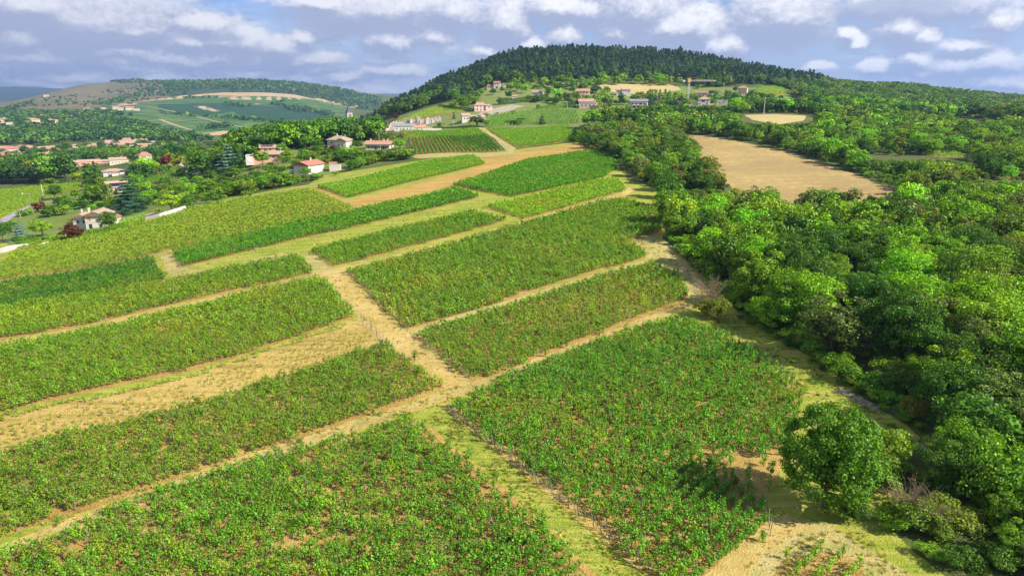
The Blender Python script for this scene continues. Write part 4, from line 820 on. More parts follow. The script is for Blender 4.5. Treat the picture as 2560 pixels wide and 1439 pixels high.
WOODS = [
 # near wood right of the vineyard
 (0, [(1670,560),(1760,535),(1880,525),(2060,528),(2235,510),(2700,500),(2900,1000),(2700,1120),(2420,1120),(2320,1075),(2210,1005),(2100,940),(2010,880),(1920,825),(1850,765),(1790,710),(1735,650),(1690,600)], 4.6, (5.5, 9.0), (.36, .5), TW, ('broad', 'broad', 'loose'), 0),
 # wood corner at the lower right
 (1, [(2330,1200),(2370,1150),(2450,1110),(2900,1100),(3000,1500),(2700,1600),(2560,1450),(2470,1370),(2380,1290)], 3.0, (3.0, 5.2), (.45, .65), ['green', 'mid', 'dark', 'olive', 'dark', 'green', 'mid'], ('broad', 'loose', 'shrub'), .05),
 # strip between vineyard and hay field
 (2, [(1420,352),(1440,335),(1560,322),(1700,335),(1725,385),(1770,440),(1800,480),(1850,520),(1760,560),(1690,560),(1640,470),(1600,450),(1570,415),(1520,392),(1470,370)], 5.0, (4.0, 7.5), (.42, .58), ['dark', 'olive', 'brown', 'green', 'mid', 'dark', 'grey'], ('broad', 'loose', 'broad'), .05),
 # woods behind the hay field
 (3, [(1560,320),(1700,300),(1880,315),(2010,320),(2060,300),(2250,300),(2400,312),(2700,340),(2700,500),(2480,505),(2300,500),(2240,475),(2150,438),(2060,406),(1990,383),(1930,368),(1850,350),(1740,334),(1700,330)], 6.2, (4.0, 7.5), (.45, .62), ['green', 'dark', 'mid', 'bright', 'olive', 'dark', 'yellow', 'green'], ('broad', 'broad', 'loose', 'shrub'), .06),
 # ridge woods
 (4, [(1440,326),(1560,296),(1700,276),(1860,268),(1990,262),(2200,268),(2300,276),(2400,290),(2400,300),(2060,296),(2020,284),(1860,284),(1700,300),(1560,318)], 6.5, (6.0, 10.0), (.42, .55), ['dark', 'mid', 'green', 'bright', 'dark', 'deep'], ('broad',), .0),
 # tree ridge at the left of the church
 (5, [(560,405),(590,372),(640,352),(760,342),(900,336),(985,330),(1010,345),(905,352),(880,364),(800,368),(740,372),(720,395),(640,400),(600,415)], 6.0, (7.0, 12.5), (.40, .52), ['dark', 'mid', 'deep', 'dark', 'green', 'dark', 'deep'], ('broad',), .0),
 (6, [(740,395),(820,378),(900,378),(990,378),(1025,388),(1030,398),(960,405),(860,434),(790,452),(700,470),(620,486),(540,500),(560,480),(640,455),(720,444)], 3.7, (2.4, 4.8), (.5, .7), ['dark', 'green', 'olive', 'mid', 'dark'], ('broad', 'shrub'), .0),
 # gardens and belts at the far left
 (7, [(-60,462),(215,455),(230,446),(200,432),(-60,424)], 7.5, (12, 17), (.30, .42), ['dark', 'deep', 'dark', 'mid', 'olive', 'bluedark'], ('broad', 'broad', 'loose'), .0),
 (8, [(220,450),(330,440),(420,400),(560,380),(600,372),(600,425),(540,440),(420,430),(380,460),(300,470),(230,480)], 8, (5.5, 10), (.40, .55), ['dark', 'green', 'olive', 'mid', 'deep'], ('broad', 'loose'), .1),
 (9, [(150,412),(200,385),(420,378),(480,384),(560,372),(560,384),(440,396),(330,410),(200,428)], 12, (7, 11), (.40, .55), ['dark', 'green', 'hillmid', 'deep'], ('broad',), .2),
 (10, [(0,620),(60,610),(180,600),(380,555),(480,520),(640,490),(560,486),(440,500),(440,530),(330,560),(200,600),(60,600)], 5.0, (1.4, 2.6), (.6, .9), ['dark', 'green', 'mid', 'olive'], ('shrub',), .35),
 (11, [(60,540),(150,512),(230,500),(330,470),(420,462),(520,450),(600,450),(560,470),(480,495),(400,520),(330,520),(200,530),(120,550)], 5.5, (1.4, 4.2), (.6, .85), ['dark', 'green', 'bright', 'olive', 'deep'], ('shrub', 'shrub', 'loose'), .12),
 (12, [(1130,262),(1200,240),(1240,226),(1330,214),(1500,205),(1700,212),(1700,218),(1560,212),(1480,222),(1420,226),(1330,228),(1300,232),(1250,222),(1200,262),(1140,280)], 7, (4, 9), (.38, .5), ['hillmid', 'green', 'olive', 'dark', 'mid'], ('broad',), .12),
 (13, [(1330,250),(1430,240),(1560,244),(1640,245),(1740,240),(1900,246),(1960,255),(1900,268),(1760,268),(1560,264),(1440,262),(1340,262)], 6.5, (2.5, 6.0), (.45, .6), ['green', 'olive', 'mid', 'dark', 'grey', 'deep'], ('broad', 'shrub'), .15),
]
for (z, P, sp, hr, rr, tones, kinds, thin) in WOODS:
    add(fill(P, sp, hr, rr), tones, z, kinds, thin)
ZW = {0: ('in the wood right of the vineyard', 'trees of the wood right of the vineyard'), 1: ('in the thicket at the lower right corner', 'trees of the lower right thicket'), 2: ('in the strip left of the hay field', 'trees left of the hay field'),
 3: ('in the scrubby wood behind the hay field', 'trees behind the hay field'), 4: ('on the ridge below the hillside houses', 'trees of the wooded ridge'), 5: ('on the wooded ridge before the church', 'trees of the church ridge'), 6: ('on the bank below the ridge houses', 'bushes below the ridge houses'),
 7: ('in the dark grove beyond the lit plot', 'trees of the dark grove'), 8: ('in the gardens behind the red roofed house', 'trees among the left gardens'), 9: ('in the belt before the valley village', 'trees before the village'), 10: ('on the hedge line under the gardens', 'bushes of the garden edge'),
 11: ('on the garden lawns around the cedar', 'garden bushes round the cedar'), 12: ('on the meadow edge under the pine hill', 'trees at the foot of the pine hill'), 13: ('in the gardens between the hillside houses', 'trees between the hillside houses')}
def emit(C, limit_name, cap):
    """the cap largest in the picture become things; the others are returned"""
    sc = []
    for r in C:
        u, v, d = proj(r[:3]); sc.append(-(r[3] / d) if -60 < u < 2620 and v < 1560 else 1)
    o = np.argsort(sc); return [C[i] for i in o[:cap]], [C[i] for i in o[cap:]]
trees_ = [r for r in BR if r[7] != 'shrub']; shr_ = [r for r in BR if r[7] == 'shrub']
ZH = {z: hr for (z, P, sp, hr, rr, tones, kinds, thin) in WOODS}; ZY = {z: (min(r[1] for r in BR if r[6] == z), max(r[1] for r in BR if r[6] == z)) for z in {r[6] for r in BR}}
n_named = {}
for o in COL.objects:
    if 'category' in o.keys(): n_named[o.name.split('.')[0]] = n_named.get(o.name.split('.')[0], 0) + 1
RESTP = []
LIBK = ['broad_a', 'broad_b', 'broad_c', 'loose_a', 'loose_b', 'shrub_a', 'shrub_b', 'shrub_c', 'pine', 'fir', 'far']
LIBI = {}; _meshes = []
for kd in LIBK:
    LIBI[kd] = (len(_meshes), len(KINDS[kd]))
    for (_, _, cm, tm, _, _) in KINDS[kd]: _meshes.append(cm)
TREELIB = coll('woodland', _meshes)
def lod(kind, Y): return kind + ('_a' if Y < 105 else '_b' if (Y < 330 or kind == 'loose') else '_c')
for C, cap in ((trees_, 298 - n_named.get('broadleaf_tree', 0)), (shr_, 298 - n_named.get('shrub', 0))):
    A, B = emit(C, '', cap)
    for (x, y, z, h, r, tone, zone, kd) in A:
        w = 'bush' if kd == 'shrub' else 'loose tree' if kd == 'loose' else 'round tree'
        hm = ZH[zone]; sz = 'small' if h < hm[0] + (hm[1] - hm[0]) * .33 else 'tall' if h > hm[0] + (hm[1] - hm[0]) * .67 else ''
        ym = ZY[zone]; wh = 'at the near end ' if y < ym[0] + (ym[1] - ym[0]) * .25 else 'at the far end ' if y > ym[0] + (ym[1] - ym[0]) * .75 else ''
        ph = ZW[zone][0]
        if wh: ph = wh + 'of ' + ph.split(' ', 1)[1]
        lb = f'{sz} {WORD[tone]} {w} {ph}'.split()
        if len(lb) > 16 and sz: lb = lb[1:]
        if len(lb) > 16: lb = f'{WORD[tone]} {w} {ZW[zone][0]}'.split()
        tree(lod(kd, y), (x, y, z - .05), h, r, tone, ' '.join(lb), ZW[zone][1])
    RESTP += B
def rows(C, kindf):
    out = []
    for (x, y, z, h, r, tone, zone, kd) in C:
        k = kindf(kd, y); i0, n = LIBI[k]; q = random.randrange(n); _, _, _, _, H0, R0 = KINDS[k][q]; t = T[tone]; j = math.exp(random.gauss(0, .14))
        out.append((x, y, z - .05, r / R0, r / R0, h / H0, random.uniform(0, 6.28), t[0] * j * random.uniform(.88, 1.14), t[1] * j, t[2] * j, i0 + q))
    return out
scatter('woodland', rows(RESTP, lod), TREELIB, 'farther broadleaf trees closing the woods', 'woodland')
# undergrowth inside the woods: low bushes that hide the ground
UG = []
for (z, P, sp, hr, rr, tones, kinds, thin) in WOODS[:7]:
    c = fill(P, 2.3 if z < 3 else 3.4, (.9, 2.2), (.6, .9))
    for r in c:
        if blocked(r[:3], r[3]): continue
        UG.append((*r, ['dark', 'green', 'olive', 'mid', 'deep', 'brown'][rng.integers(0, 6)], z, 'shrub'))
for r in fill([(1655,575),(1700,640),(1760,700),(1830,770),(1930,835),(2040,910),(2120,960),(2200,1010),(2100,930),(1960,840),(1860,765),(1760,660),(1700,590)], 1.6, (1.0, 2.4), (.5, .8)): UG.append((*r, ['green', 'green', 'olive', 'mid', 'bright', 'yellow'][rng.integers(0, 6)], 0, 'shrub'))
# the shaded bank below the wood
for r in fill([(1840,790),(1960,860),(2080,950),(2200,1040),(2300,1090),(2420,1120),(2360,1060),(2230,985),(2060,870),(1960,800),(1880,745)], 1.5, (.5, 1.3), (.6, 1.0)): UG.append((*r, ['dark', 'green', 'deep', 'mid'][rng.integers(0, 4)], 0, 'shrub'))
for r in fill([(2140,1300),(2220,1340),(2330,1400),(2450,1500),(2700,1600),(2560,1300),(2400,1200),(2260,1150),(2190,1180)], 1.7, (.6, 1.9), (.6, 1.0)): UG.append((*r, ['dark', 'green', 'olive', 'mid', 'deep'][rng.integers(0, 5)], 0, 'shrub'))
scatter('undergrowth', rows(UG, lod), TREELIB, 'low bushes and brambles covering the wood floor', 'undergrowth')
# ------------------------------------------------------------------ pine hill
low = [(905,306),(960,296),(1010,288),(1080,262),(1140,250),(1190,228),(1230,214),(1300,206),(1400,203),(1500,200),(1600,203),(1700,206),(1760,222),(1850,214),(1900,212),(1960,222),(2010,236)]
HP = wpoly(low) + [tuple(at_y(u, Y)[:2]) for u, Y in ((2060, 930), (1900, 910), (1700, 905), (1500, 905), (1300, 895), (1200, 880), (1100, 850), (1000, 810), (900, 740))]
C = []
for r in fill(HP, 5.7, (8.5, 14.5), (.24, .37), world=True):
    u, v, d = proj(r[:3])
    lf = np.clip((1300 - u) / 300, 0, 1); edge = r[1] < 690
    kd = 'fir' if rng.random() < (.45 if u > 1500 else .15) else 'pine'
    if rng.random() < .10 + .28 * edge + .2 * lf: kd = 'broad'; r[3] *= .75; r[4] = r[3] * .42
    nz_ = mnoise.noise(Vector((r[0] * .012, r[1] * .012, 9.1))) + rng.normal(0, .22) + (.12 if u > 1650 else 0)
    tone = 'deep' if nz_ < -.25 else 'pine' if nz_ < .08 else 'bluedark' if nz_ < .25 else 'pinelight'
    r[3] *= 1 + .25 * mnoise.noise(Vector((r[0] * .05, r[1] * .05, 2.2)))
    if rng.random() < .02: r[3] *= 1.2
    if kd == 'broad': tone = ['hillmid', 'dark', 'pinelight'][rng.integers(0, 3)]
    if blocked(r[:3], r[3]): continue
    C.append((*r, tone, 20, kd))
con = [r for r in C if r[7] != 'broad']; oth = [r for r in C if r[7] == 'broad']
con.sort(key=lambda r: -r[3] / r[1] - (.5 if r[1] < 720 else 0) * r[3] / r[1])
cnt = {'pine': 0, 'fir': 0}; far_ = []
for r in con:
    if cnt[r[7]] < 145:
        cnt[r[7]] += 1
        tree(r[7], r[:3], r[3], r[4], r[5], f'{"tall " if r[3] > 13 else "small " if r[3] < 10.5 else ""}{WORD[r[5]]} {"fir" if r[7] == "fir" else "pine"} tree low on the {"left flank" if proj(r[:3])[0] < 1250 else "right flank" if proj(r[:3])[0] > 1700 else "middle"} of the forested hill', 'conifers on the forested hill')
    else: far_.append(r)
scatter('hill_forest', rows(far_ + oth, lambda k, y: 'broad_c' if k == 'broad' else k), TREELIB, 'conifer forest covering the round hill', 'forest')
# broadleaf woods on the right hand hills
low = [(1990,250),(2050,262),(2200,272),(2300,282),(2380,290),(2480,300),(2620,315)]
HP = wpoly(low) + [tuple(at_y(u, Y)[:2]) for u, Y in ((2800, 980), (2560, 975), (2400, 975), (2250, 975), (2150, 950), (2050, 930), (2010, 800), (1960, 720))]
C = [(*r, ['hillmid', 'dark', 'pinelight', 'hillmid', 'deep', 'grey'][rng.integers(0, 6)], 21, 'broad') for r in fill(HP, 8.0, (7, 12), (.42, .58), world=True) if not blocked(r[:3], r[3])]
scatter('hill_wood', rows(C, lambda k, y: 'broad_c'), TREELIB, 'hazy broadleaf wood on the right hand hills', 'forest')
# ------------------------------------------------------------------ valley and far hills
C = []
def farwood(P, sp, hr, tones, after, thin=0.0, clump=None):
    for r in fill(P, sp, hr, (.5, .75), after=after):
        if clump is not None and mnoise.noise(Vector((r[0] * clump[0], r[1] * clump[0], 5.1))) < clump[1]: continue
        if rng.random() < thin: continue
        C.append((*r, tones[rng.integers(0, len(tones))], 30, 'broad'))
FT = ['deep', 'deep', 'dark', 'deep', 'hillmid']
farwood([(-40,362),(-40,325),(60,322),(130,316),(230,310),(250,300),(330,305),(400,326),(470,342),(540,352),(480,354),(400,356),(250,352),(100,364)], 12, (7, 12), FT, 850)
farwood([(-40,315),(0,300),(0,286),(60,280),(200,283),(250,280),(330,290),(240,300),(100,306)], 16, (7, 11), FT, 1300, .3)
farwood([(240,299),(330,306),(400,316),(400,324),(330,312),(250,306)], 15, (6, 10), FT, 1050, .3)
farwood([(390,206),(450,205),(600,202),(700,206),(800,216),(880,230),(955,247),(945,262),(860,250),(800,240),(640,226),(560,224),(430,228)], 24, (9, 14), ['dark', 'deep', 'dark', 'hillmid'], 2300)
farwood([(300,240),(400,228),(560,222),(640,226),(800,240),(945,262),(940,278),(800,246),(640,231),(560,231),(430,244),(330,262),(240,262)], 24, (6, 11), FT, 2000, .35, (.004, -.1))
farwood([(60,256),(160,240),(330,214),(400,222),(420,240),(330,262),(200,272),(60,268)], 26, (4, 8), FT, 1900, .45, (.006, -.15))
farwood([(350,204),(450,204),(470,236),(420,244),(340,236)], 22, (6, 10), FT, 2000, .35)
farwood([(270,205),(300,200),(350,200),(380,206),(340,210),(290,211)], 26, (7, 11), ['dark', 'deep'], 2500)
for (a, b, wd) in (((455,288),(640,302),9), ((560,262),(620,268),7), ((470,247),(540,246),5), ((690,258),(715,256),6), ((745,268),(830,290),6), ((600,300),(700,306),6), ((380,352),(520,356),6), ((690,262),(760,282),5), ((500,325),(590,318),6), ((0,284),(60,262),6)):
    pa, pb = Vector(pix_ground(*a, 900)), Vector(pix_ground(*b, 900)); n = int((pb - pa).length / 6)
    for i in range(n):
        p = pa.lerp(pb, i / n) + Vector((random.gauss(0, 6), random.gauss(0, wd * 2))); h = random.uniform(6, 12)
        C.append((p.x, p.y, G(p.x, p.y), h, h * .6, FT[random.randrange(5)], 30, 'broad'))
scatter('valley_woods', rows(C, lambda k, y: 'far'), TREELIB, 'distant trees and woods of the valley and far hills', 'woodland')
C = []
for r in fill([(120,430),(200,400),(330,372),(480,378),(560,372),(520,362),(330,362),(150,372),(0,385),(-40,440)], 15, (5, 9), (.42, .6), after=480): C.append((*r, FT[rng.integers(0, 5)], 30, 'broad'))
scatter('village_trees', rows([r for r in C if rng.random() < .85], lambda k, y: 'broad_c'), TREELIB, 'trees between the village houses', 'woodland')
print('trees', len(trees_), len(shr_), len(UG), len(con))
# ================================================================== buildings
def tile_mat(name, a, b):
    m, k = mat(name); tc = k.n.new('ShaderNodeTexCoord').outputs['Object']
    n1 = k.noise(1.2, tc, 4, .6); n2 = k.noise(9, tc, 2, .6)
    sx = k.sep(tc); w = k.m('SINE', k.m('MULTIPLY', k.m('ADD', sx[0], sx[1]), 24.0)); w2 = k.m('SINE', k.m('MULTIPLY', sx[2], 42.0))
    f = k.m('ADD', k.m('MULTIPLY', n1, .55), k.m('MULTIPLY', n2, .45)); f = k.ramp(f, .3, .7)
    c = k.mix(f, a, b); c = k.mix(k.ramp(k.m('ADD', w, w2), -1.6, -.6, .35, 0), c, (a[0] * .4, a[1] * .4, a[2] * .4))
    bs = k.n.new('ShaderNodeBsdfPrincipled'); k.l.new(c, bs.inputs['Base Color']); bs.inputs['Roughness'].default_value = .85
    o = k.n.new('ShaderNodeOutputMaterial'); k.l.new(bs.outputs[0], o.inputs[0]); return m
def paint(name, col, var=.05): return plain_mat(name, col, .85, var, .6, spec=.2)
HM = dict(tan=tile_mat('tan_tiles', (.33, .23, .15), (.52, .38, .26)), red=tile_mat('red_tiles', (.36, .13, .085), (.54, .24, .16)), terra=tile_mat('terracotta_tiles', (.40, .19, .11), (.58, .33, .21)),
          brown=tile_mat('brown_tiles', (.24, .12, .09), (.36, .20, .15)), grey=tile_mat('grey_tiles', (.20, .20, .21), (.30, .30, .31)), slate=tile_mat('slate', (.07, .085, .11), (.12, .14, .17)), palered=tile_mat('pale_red_tiles', (.40, .23, .17), (.57, .37, .28)),
          white=paint('white_render', (.64, .58, .50), .1), cream=paint('cream_render', (.60, .52, .38), .1), pink=paint('pink_render', (.72, .50, .40)), salmon=paint('salmon_render', (.62, .36, .24)), greyw=paint('grey_render', (.52, .50, .47)), stonew=plain_mat('stone_wall', (.33, .28, .21), .9, .35, 2.5),
          concrete=plain_mat('pale_concrete', (.58, .54, .50), .9, .2, .8), glass=plain_mat('window_glass', (.03, .04, .055), .15, .1, 1, spec=.6), frame=paint('white_frame', (.74, .73, .70)), shut=paint('shutter_paint', (.20, .14, .10)), blue=paint('blue_shutter', (.10, .42, .50)), orange=paint('orange_blind', (.62, .26, .05)),
          solar=plain_mat('solar_panel', (.012, .02, .07), .25, .1, 1, spec=.6), steel=plain_mat('galvanised_steel', (.52, .52, .50), .5, .1, 2, .3), yellow=paint('crane_yellow', (.62, .42, .10)), stone=plain_mat('grave_stone', (.50, .46, .43), .8, .3, 1.2), lime=plain_mat('limestone', (.52, .45, .36), .9, .3, .8))
def bx(x0, y0, z0, x1, y1, z1):
    V = [(x, y, z) for z in (z0, z1) for (x, y) in ((x0, y0), (x1, y0), (x1, y1), (x0, y1))]
    return np.array(V, float), np.array([(3, 2, 1, 0), (4, 5, 6, 7), (0, 1, 5, 4), (1, 2, 6, 5), (2, 3, 7, 6), (3, 0, 4, 7)])
def part(name, vf, m, parent): return link(name, mesh_np(name, vf[0], vf[1], [m]), parent)
def poly(name, V, F, m, parent):
    me = bpy.data.meshes.new(name); me.from_pydata([tuple(v) for v in V], [], F); me.materials.append(m); me.update(); return link(name, me, parent)
def roof_mesh(x0, y0, x1, y1, z, rise, kind, axis, ov=.55, th=.18):
    x0 -= ov; y0 -= ov; x1 += ov; y1 += ov
    if kind == 'flat': return bx(x0 + ov * .6, y0 + ov * .6, z, x1 - ov * .6, y1 - ov * .6, z + th * 1.6)
    cx, cy = (x0 + x1) / 2, (y0 + y1) / 2; z -= rise * ov / (min(x1 - x0, y1 - y0) / 2)
    if axis == 'x': ins = (y1 - y0) / 2 * (1.0 if kind == 'hip' else 0); ins = min(ins, (x1 - x0) / 2 - .3); R_ = [(x0 + ins, cy), (x1 - ins, cy)]
    else: ins = (x1 - x0) / 2 * (1.0 if kind == 'hip' else 0); ins = min(ins, (y1 - y0) / 2 - .3); R_ = [(cx, y0 + ins), (cx, y1 - ins)]
    V = []
    for dz in (0, th): V += [(x0, y0, z + dz), (x1, y0, z + dz), (x1, y1, z + dz), (x0, y1, z + dz), (*R_[0], z + rise + dz), (*R_[1], z + rise + dz)]
    if axis == 'x': T_ = [(0, 1, 5, 4), (2, 3, 4, 5), (3, 0, 4, 4), (1, 2, 5, 5)]
    else: T_ = [(1, 2, 5, 4), (3, 0, 4, 5), (0, 1, 4, 4), (2, 3, 5, 5)]
    F = [[a + 6 for a in f[:3 if f[2] == f[3] else 4]] for f in T_] + [list(f[:3 if f[2] == f[3] else 4])[::-1] for f in T_] + [[a, b, b + 6, a + 6] for a, b in ((0, 1), (1, 2), (2, 3), (3, 0))]
    return V, F
def window(parent, side, c, z, w, h, bb, glass=True, shutters=None):
    """side S/N/E/W of the block bb=(x0,y0,x1,y1); c = position along the wall"""
    x0, y0, x1, y1 = bb; e = .05
    def B(a0, a1, z0, z1, d0, d1):
        if side == 'S': return bx(a0, y0 - d1, z0, a1, y0 - d0, z1)
        if side == 'N': return bx(a0, y1 + d0, z0, a1, y1 + d1, z1)
        if side == 'E': return bx(x1 + d0, a0, z0, x1 + d1, a1, z1)
        return bx(x0 - d1, a0, z0, x0 - d0, a1, z1)
    f = part('window', B(c - w / 2, c + w / 2, z, z + h, -.05, e), HM['frame'], parent)
    part('pane', B(c - w / 2 + .09, c + w / 2 - .09, z + .09, z + h - .09, e, e + .012), HM['glass'] if glass is True else glass, f)
    if shutters:
        for s in (-1, 1):
            a = c + s * (w * .75 + .02); part('shutter', B(a - w * .22, a + w * .22, z, z + h, .01, .05), shutters, f)
def block(parent, x0, y0, w, d, h, roof='gable', axis='x', rise=1.6, wall='white', tiles='tan', z=0.0, fr=(), ea=(), we=(), door=None, chim=None, sh=None, ov=.55, gfl=None):
    """one volume of a house: front (towards -y) windows fr=[(x, sill, width, height)], east ea, west we; x, y measured from the centre of the block"""
    x1, y1 = x0 + w, y0 + d; cx, cy = (x0 + x1) / 2, (y0 + y1) / 2; wm = HM[wall]
    V = [(x0, y0, z - 1.5), (x1, y0, z - 1.5), (x1, y1, z - 1.5), (x0, y1, z - 1.5), (x0, y0, z + h), (x1, y0, z + h), (x1, y1, z + h), (x0, y1, z + h)]
    F = [[0, 1, 5, 4], [1, 2, 6, 5], [2, 3, 7, 6], [3, 0, 4, 7]]
    if roof == 'gable':
        if axis == 'x': V += [(x0, cy, z + h + rise - .02), (x1, cy, z + h + rise - .02)]; F[1] = [1, 2, 6, 9, 5]; F[3] = [3, 0, 4, 8, 7]
        else: V += [(cx, y0, z + h + rise - .02), (cx, y1, z + h + rise - .02)]; F[0] = [0, 1, 5, 8, 4]; F[2] = [2, 3, 7, 9, 6]
    poly('wall', V, F, wm, parent)
    rv, rf = roof_mesh(x0, y0, x1, y1, z + h + .02, rise, roof, axis, ov)
    r = poly('roof', rv, [list(map(int, f)) for f in rf], HM[tiles], parent)
    bb = (x0, y0, x1, y1)
    for q in fr: window(parent, 'S', cx + q[0], z + q[1], q[2], q[3], bb, q[4] if len(q) > 4 else True, sh)
    for q in ea: window(parent, 'E', cy + q[0], z + q[1], q[2], q[3], bb, q[4] if len(q) > 4 else True, sh)
    for q in we: window(parent, 'W', cy + q[0], z + q[1], q[2], q[3], bb, q[4] if len(q) > 4 else True, sh)
    if door is not None:
        dd = part('door', bx(cx + door - .5, y0 - .06, z, cx + door + .5, y0 + .02, z + 2.1), HM['shut'], parent)
    if chim:
        for (a, b) in chim:
            c = part('chimney', bx(cx + a - .35, cy + b - .3, z + h, cx + a + .35, cy + b + .3, z + h + rise + .9), wm, r); part('chimney_cap', bx(cx + a - .45, cy + b - .4, z + h + rise + .9, cx + a + .45, cy + b + .4, z + h + rise + 1.02), HM['tan'], c)
    return r
def house(u, v, name, label, rz=0.0, cat='house', group=None, after=0.0, dz=0.0):
    p = gp(u, v, after); p.z += dz
    o = thing(name, label, cat, p, math.atan2(-p.x, p.y) + R(rz), group); FITS.append(o); return o
FITS = []
FITW = {'white two storey':(176,302),'house with pinkish':(260,322),'stone house':(428,484),'grey house with plain':(340,382),'low house with wide':(252,318),'long low pinkish':(183,270),'cream house with tan':(258,322),'terracotta villa':(616,724),'small shed with orange':(680,706),
 'white house with red roof and bare':(728,812),'small white walled':(822,853),'white ridge house':(815,881),'long white house with red roof':(910,986),'long grey roofed':(985,1033),'low building with bright':(1033,1064),'cream two storey':(1218,1264),'pink house with salmon':(1183,1231),'pale low house':(1152,1213),
 'small orange roofed':(1280,1293),'white house half':(1330,1359),'small tan roofed shed':(1326,1342),'long house with brown':(1438,1475),'pale pink house':(1446,1492),'white box shaped':(1540,1577),'wide white house with grey':(1575,1620),'small white gabled house':(1635,1658),'long white house with red brown':(1737,1781),
 'white villa':(1731,1776),'flat white box':(1790,1819),'pink two storey':(1843,1871),'half built':(1698,1732),'tiny grey hut':(1368,1376),'low building with rusty':(1768,1786)}
def fit_houses():
    bpy.context.view_layer.update()
    for o in FITS:
        w = next((v for k, v in FITW.items() if o['label'].startswith(k)), None)
        if w is None: continue
        us = []
        M = o.matrix_world
        for ch in o.children:
            if ch.type == 'MESH':
                for c in ch.bound_box: us.append(proj(M @ ch.matrix_local @ Vector(c))[0])
        s = (w[1] - w[0]) / (max(us) - min(us)); s = min(s * 1.06, 1.3); pu, pv, d = proj(o.location)
        dx = ((w[0] + w[1]) / 2 - (pu + ((max(us) + min(us)) / 2 - pu) * s)) / FPX * d
        z_ = o.location.z - G(o.location.x, o.location.y); o.location.x += dx; o.location.z = G(o.location.x, o.location.y) + z_; o.scale = (s, s, s ** .35)
W4 = lambda n, sp, z, w=1.1, h=1.2: [((i - (n - 1) / 2) * sp, z, w, h) for i in range(n)]
# --- the two storey house at the lower left
h = house(248, 572, 'house', 'white two storey house with tan roof and orange blind behind the hedges', -24)
block(h, -4.8, -2, 9.4, 11, 5.4, 'gable', 'y', 1.7, 'white', 'tan', fr=[(-2.6, 3.3, 1.9, 1.5, HM['orange']), (2.6, 3.3, 1.2, 1.3), (2.4, .5, 1.4, 1.5), (-2.4, .3, 1.8, 2.0)], ea=W4(2, 4, 3.2), ov=1.0)
block(h, -12.5, 1.8, 7.7, 8.2, 4.3, 'gable', 'y', 1.5, 'white', 'tan', fr=[(-1.5, 2.0, 1.6, 1.3), (1.5, 2.0, 1.6, 1.3)], we=W4(2, 3, 1.6), chim=[(-1.5, 2)], ov=1.0)
part('chimney', bx(-7.5, 8.6, 4.5, -6.7, 9.4, 7.0), HM['white'], h); part('string_course', bx(-4.9, -2.12, 2.75, 4.7, -2.0, 2.95), HM['greyw'], h)
block(h, 4.6, 1.5, 3.6, 7, 3.8, 'gable', 'y', .9, 'white', 'brown', fr=[(0, 1.0, 1.4, 1.3)], ov=.6)
# --- red roof with the dark solar strip
h = house(286, 483, 'house', 'house with pinkish red roof and dark solar strip beside the big cedar', 6)
block(h, -4.5, -1, 9.6, 8, 3.0, 'gable', 'x', 2.6, 'cream', 'palered', fr=W4(3, 2.8, .9), ov=.6)
s = poly('solar_panel', [(-3.2, -1.2, 3.42), (4.3, -1.2, 3.42), (4.3, .75, 4.65), (-3.2, .75, 4.65)], [[0, 1, 2, 3]], HM['solar'], h)
block(h, -.5, -5, 4.5, 3.6, 2.3, 'gable', 'y', .6, 'greyw', 'greyw' if False else 'grey', ov=.3)
# --- stone house
h = house(457, 434, 'house', 'stone house with tan roof and blue shutter among dark trees', -30)
block(h, -6, -3, 12, 8, 4.6, 'gable', 'y', 1.8, 'stonew', 'tan', fr=[(-1.8, 2.6, 1.1, 1.3), (1.8, 2.6, 1.1, 1.3), (-1.8, .5, 1.6, 1.9, HM['blue']), (2.0, .5, 1.1, 1.2)], ea=W4(2, 3, 2.6), chim=[(1, 1)])
block(h, -2, 4.5, 8, 6, 6.0, 'gable', 'x', 1.6, 'greyw', 'tan', fr=W4(2, 3, 4.2))
# --- red roof behind the bright tree
h = house(362, 402, 'house', 'grey house with plain red roof behind the bright green tree', 15)
block(h, -6.5, -3, 13, 9, 4.5, 'hip', 'x', 3.0, 'greyw', 'red', fr=W4(3, 3.4, 2.2))
# --- flat tan roof
h = house(288, 438, 'house', 'low house with wide flat tan roof left of the bright green tree', 5)
block(h, -10, -4, 17, 11, 3.2, 'hip', 'x', 1.6, 'brown' if False else 'greyw', 'tan', fr=W4(3, 4, .9), ov=1.0)
part('solar_panel', bx(3.2, -5.2, 3.0, 9.6, -2.6, 3.5), HM['solar'], h)
block(h, -4, -13, 5, 6, 2.4, 'gable', 'y', .5, 'white', 'tan', ov=.3)
h = house(225, 412, 'long_house', 'long low pinkish roofed house beyond the dark grove', 4); block(h, -14, -4, 26, 8, 3.4, 'gable', 'x', 1.8, 'salmon', 'palered', fr=W4(6, 3.6, .9))
block(h, 6, -9, 14, 7, 3.2, 'gable', 'x', 1.5, 'salmon', 'palered', fr=W4(3, 3.6, .9))
h = house(300, 409, 'house', 'cream house with tan roof left of the plain red roof', 4); block(h, -9, -3, 19, 9, 3.8, 'gable', 'x', 2.0, 'cream', 'tan', fr=W4(5, 3.2, 1.0), chim=[(3, 1)])
part('solar_panel', bx(-15, -1, 2.2, -9.6, 4, 2.7), HM['solar'], h)
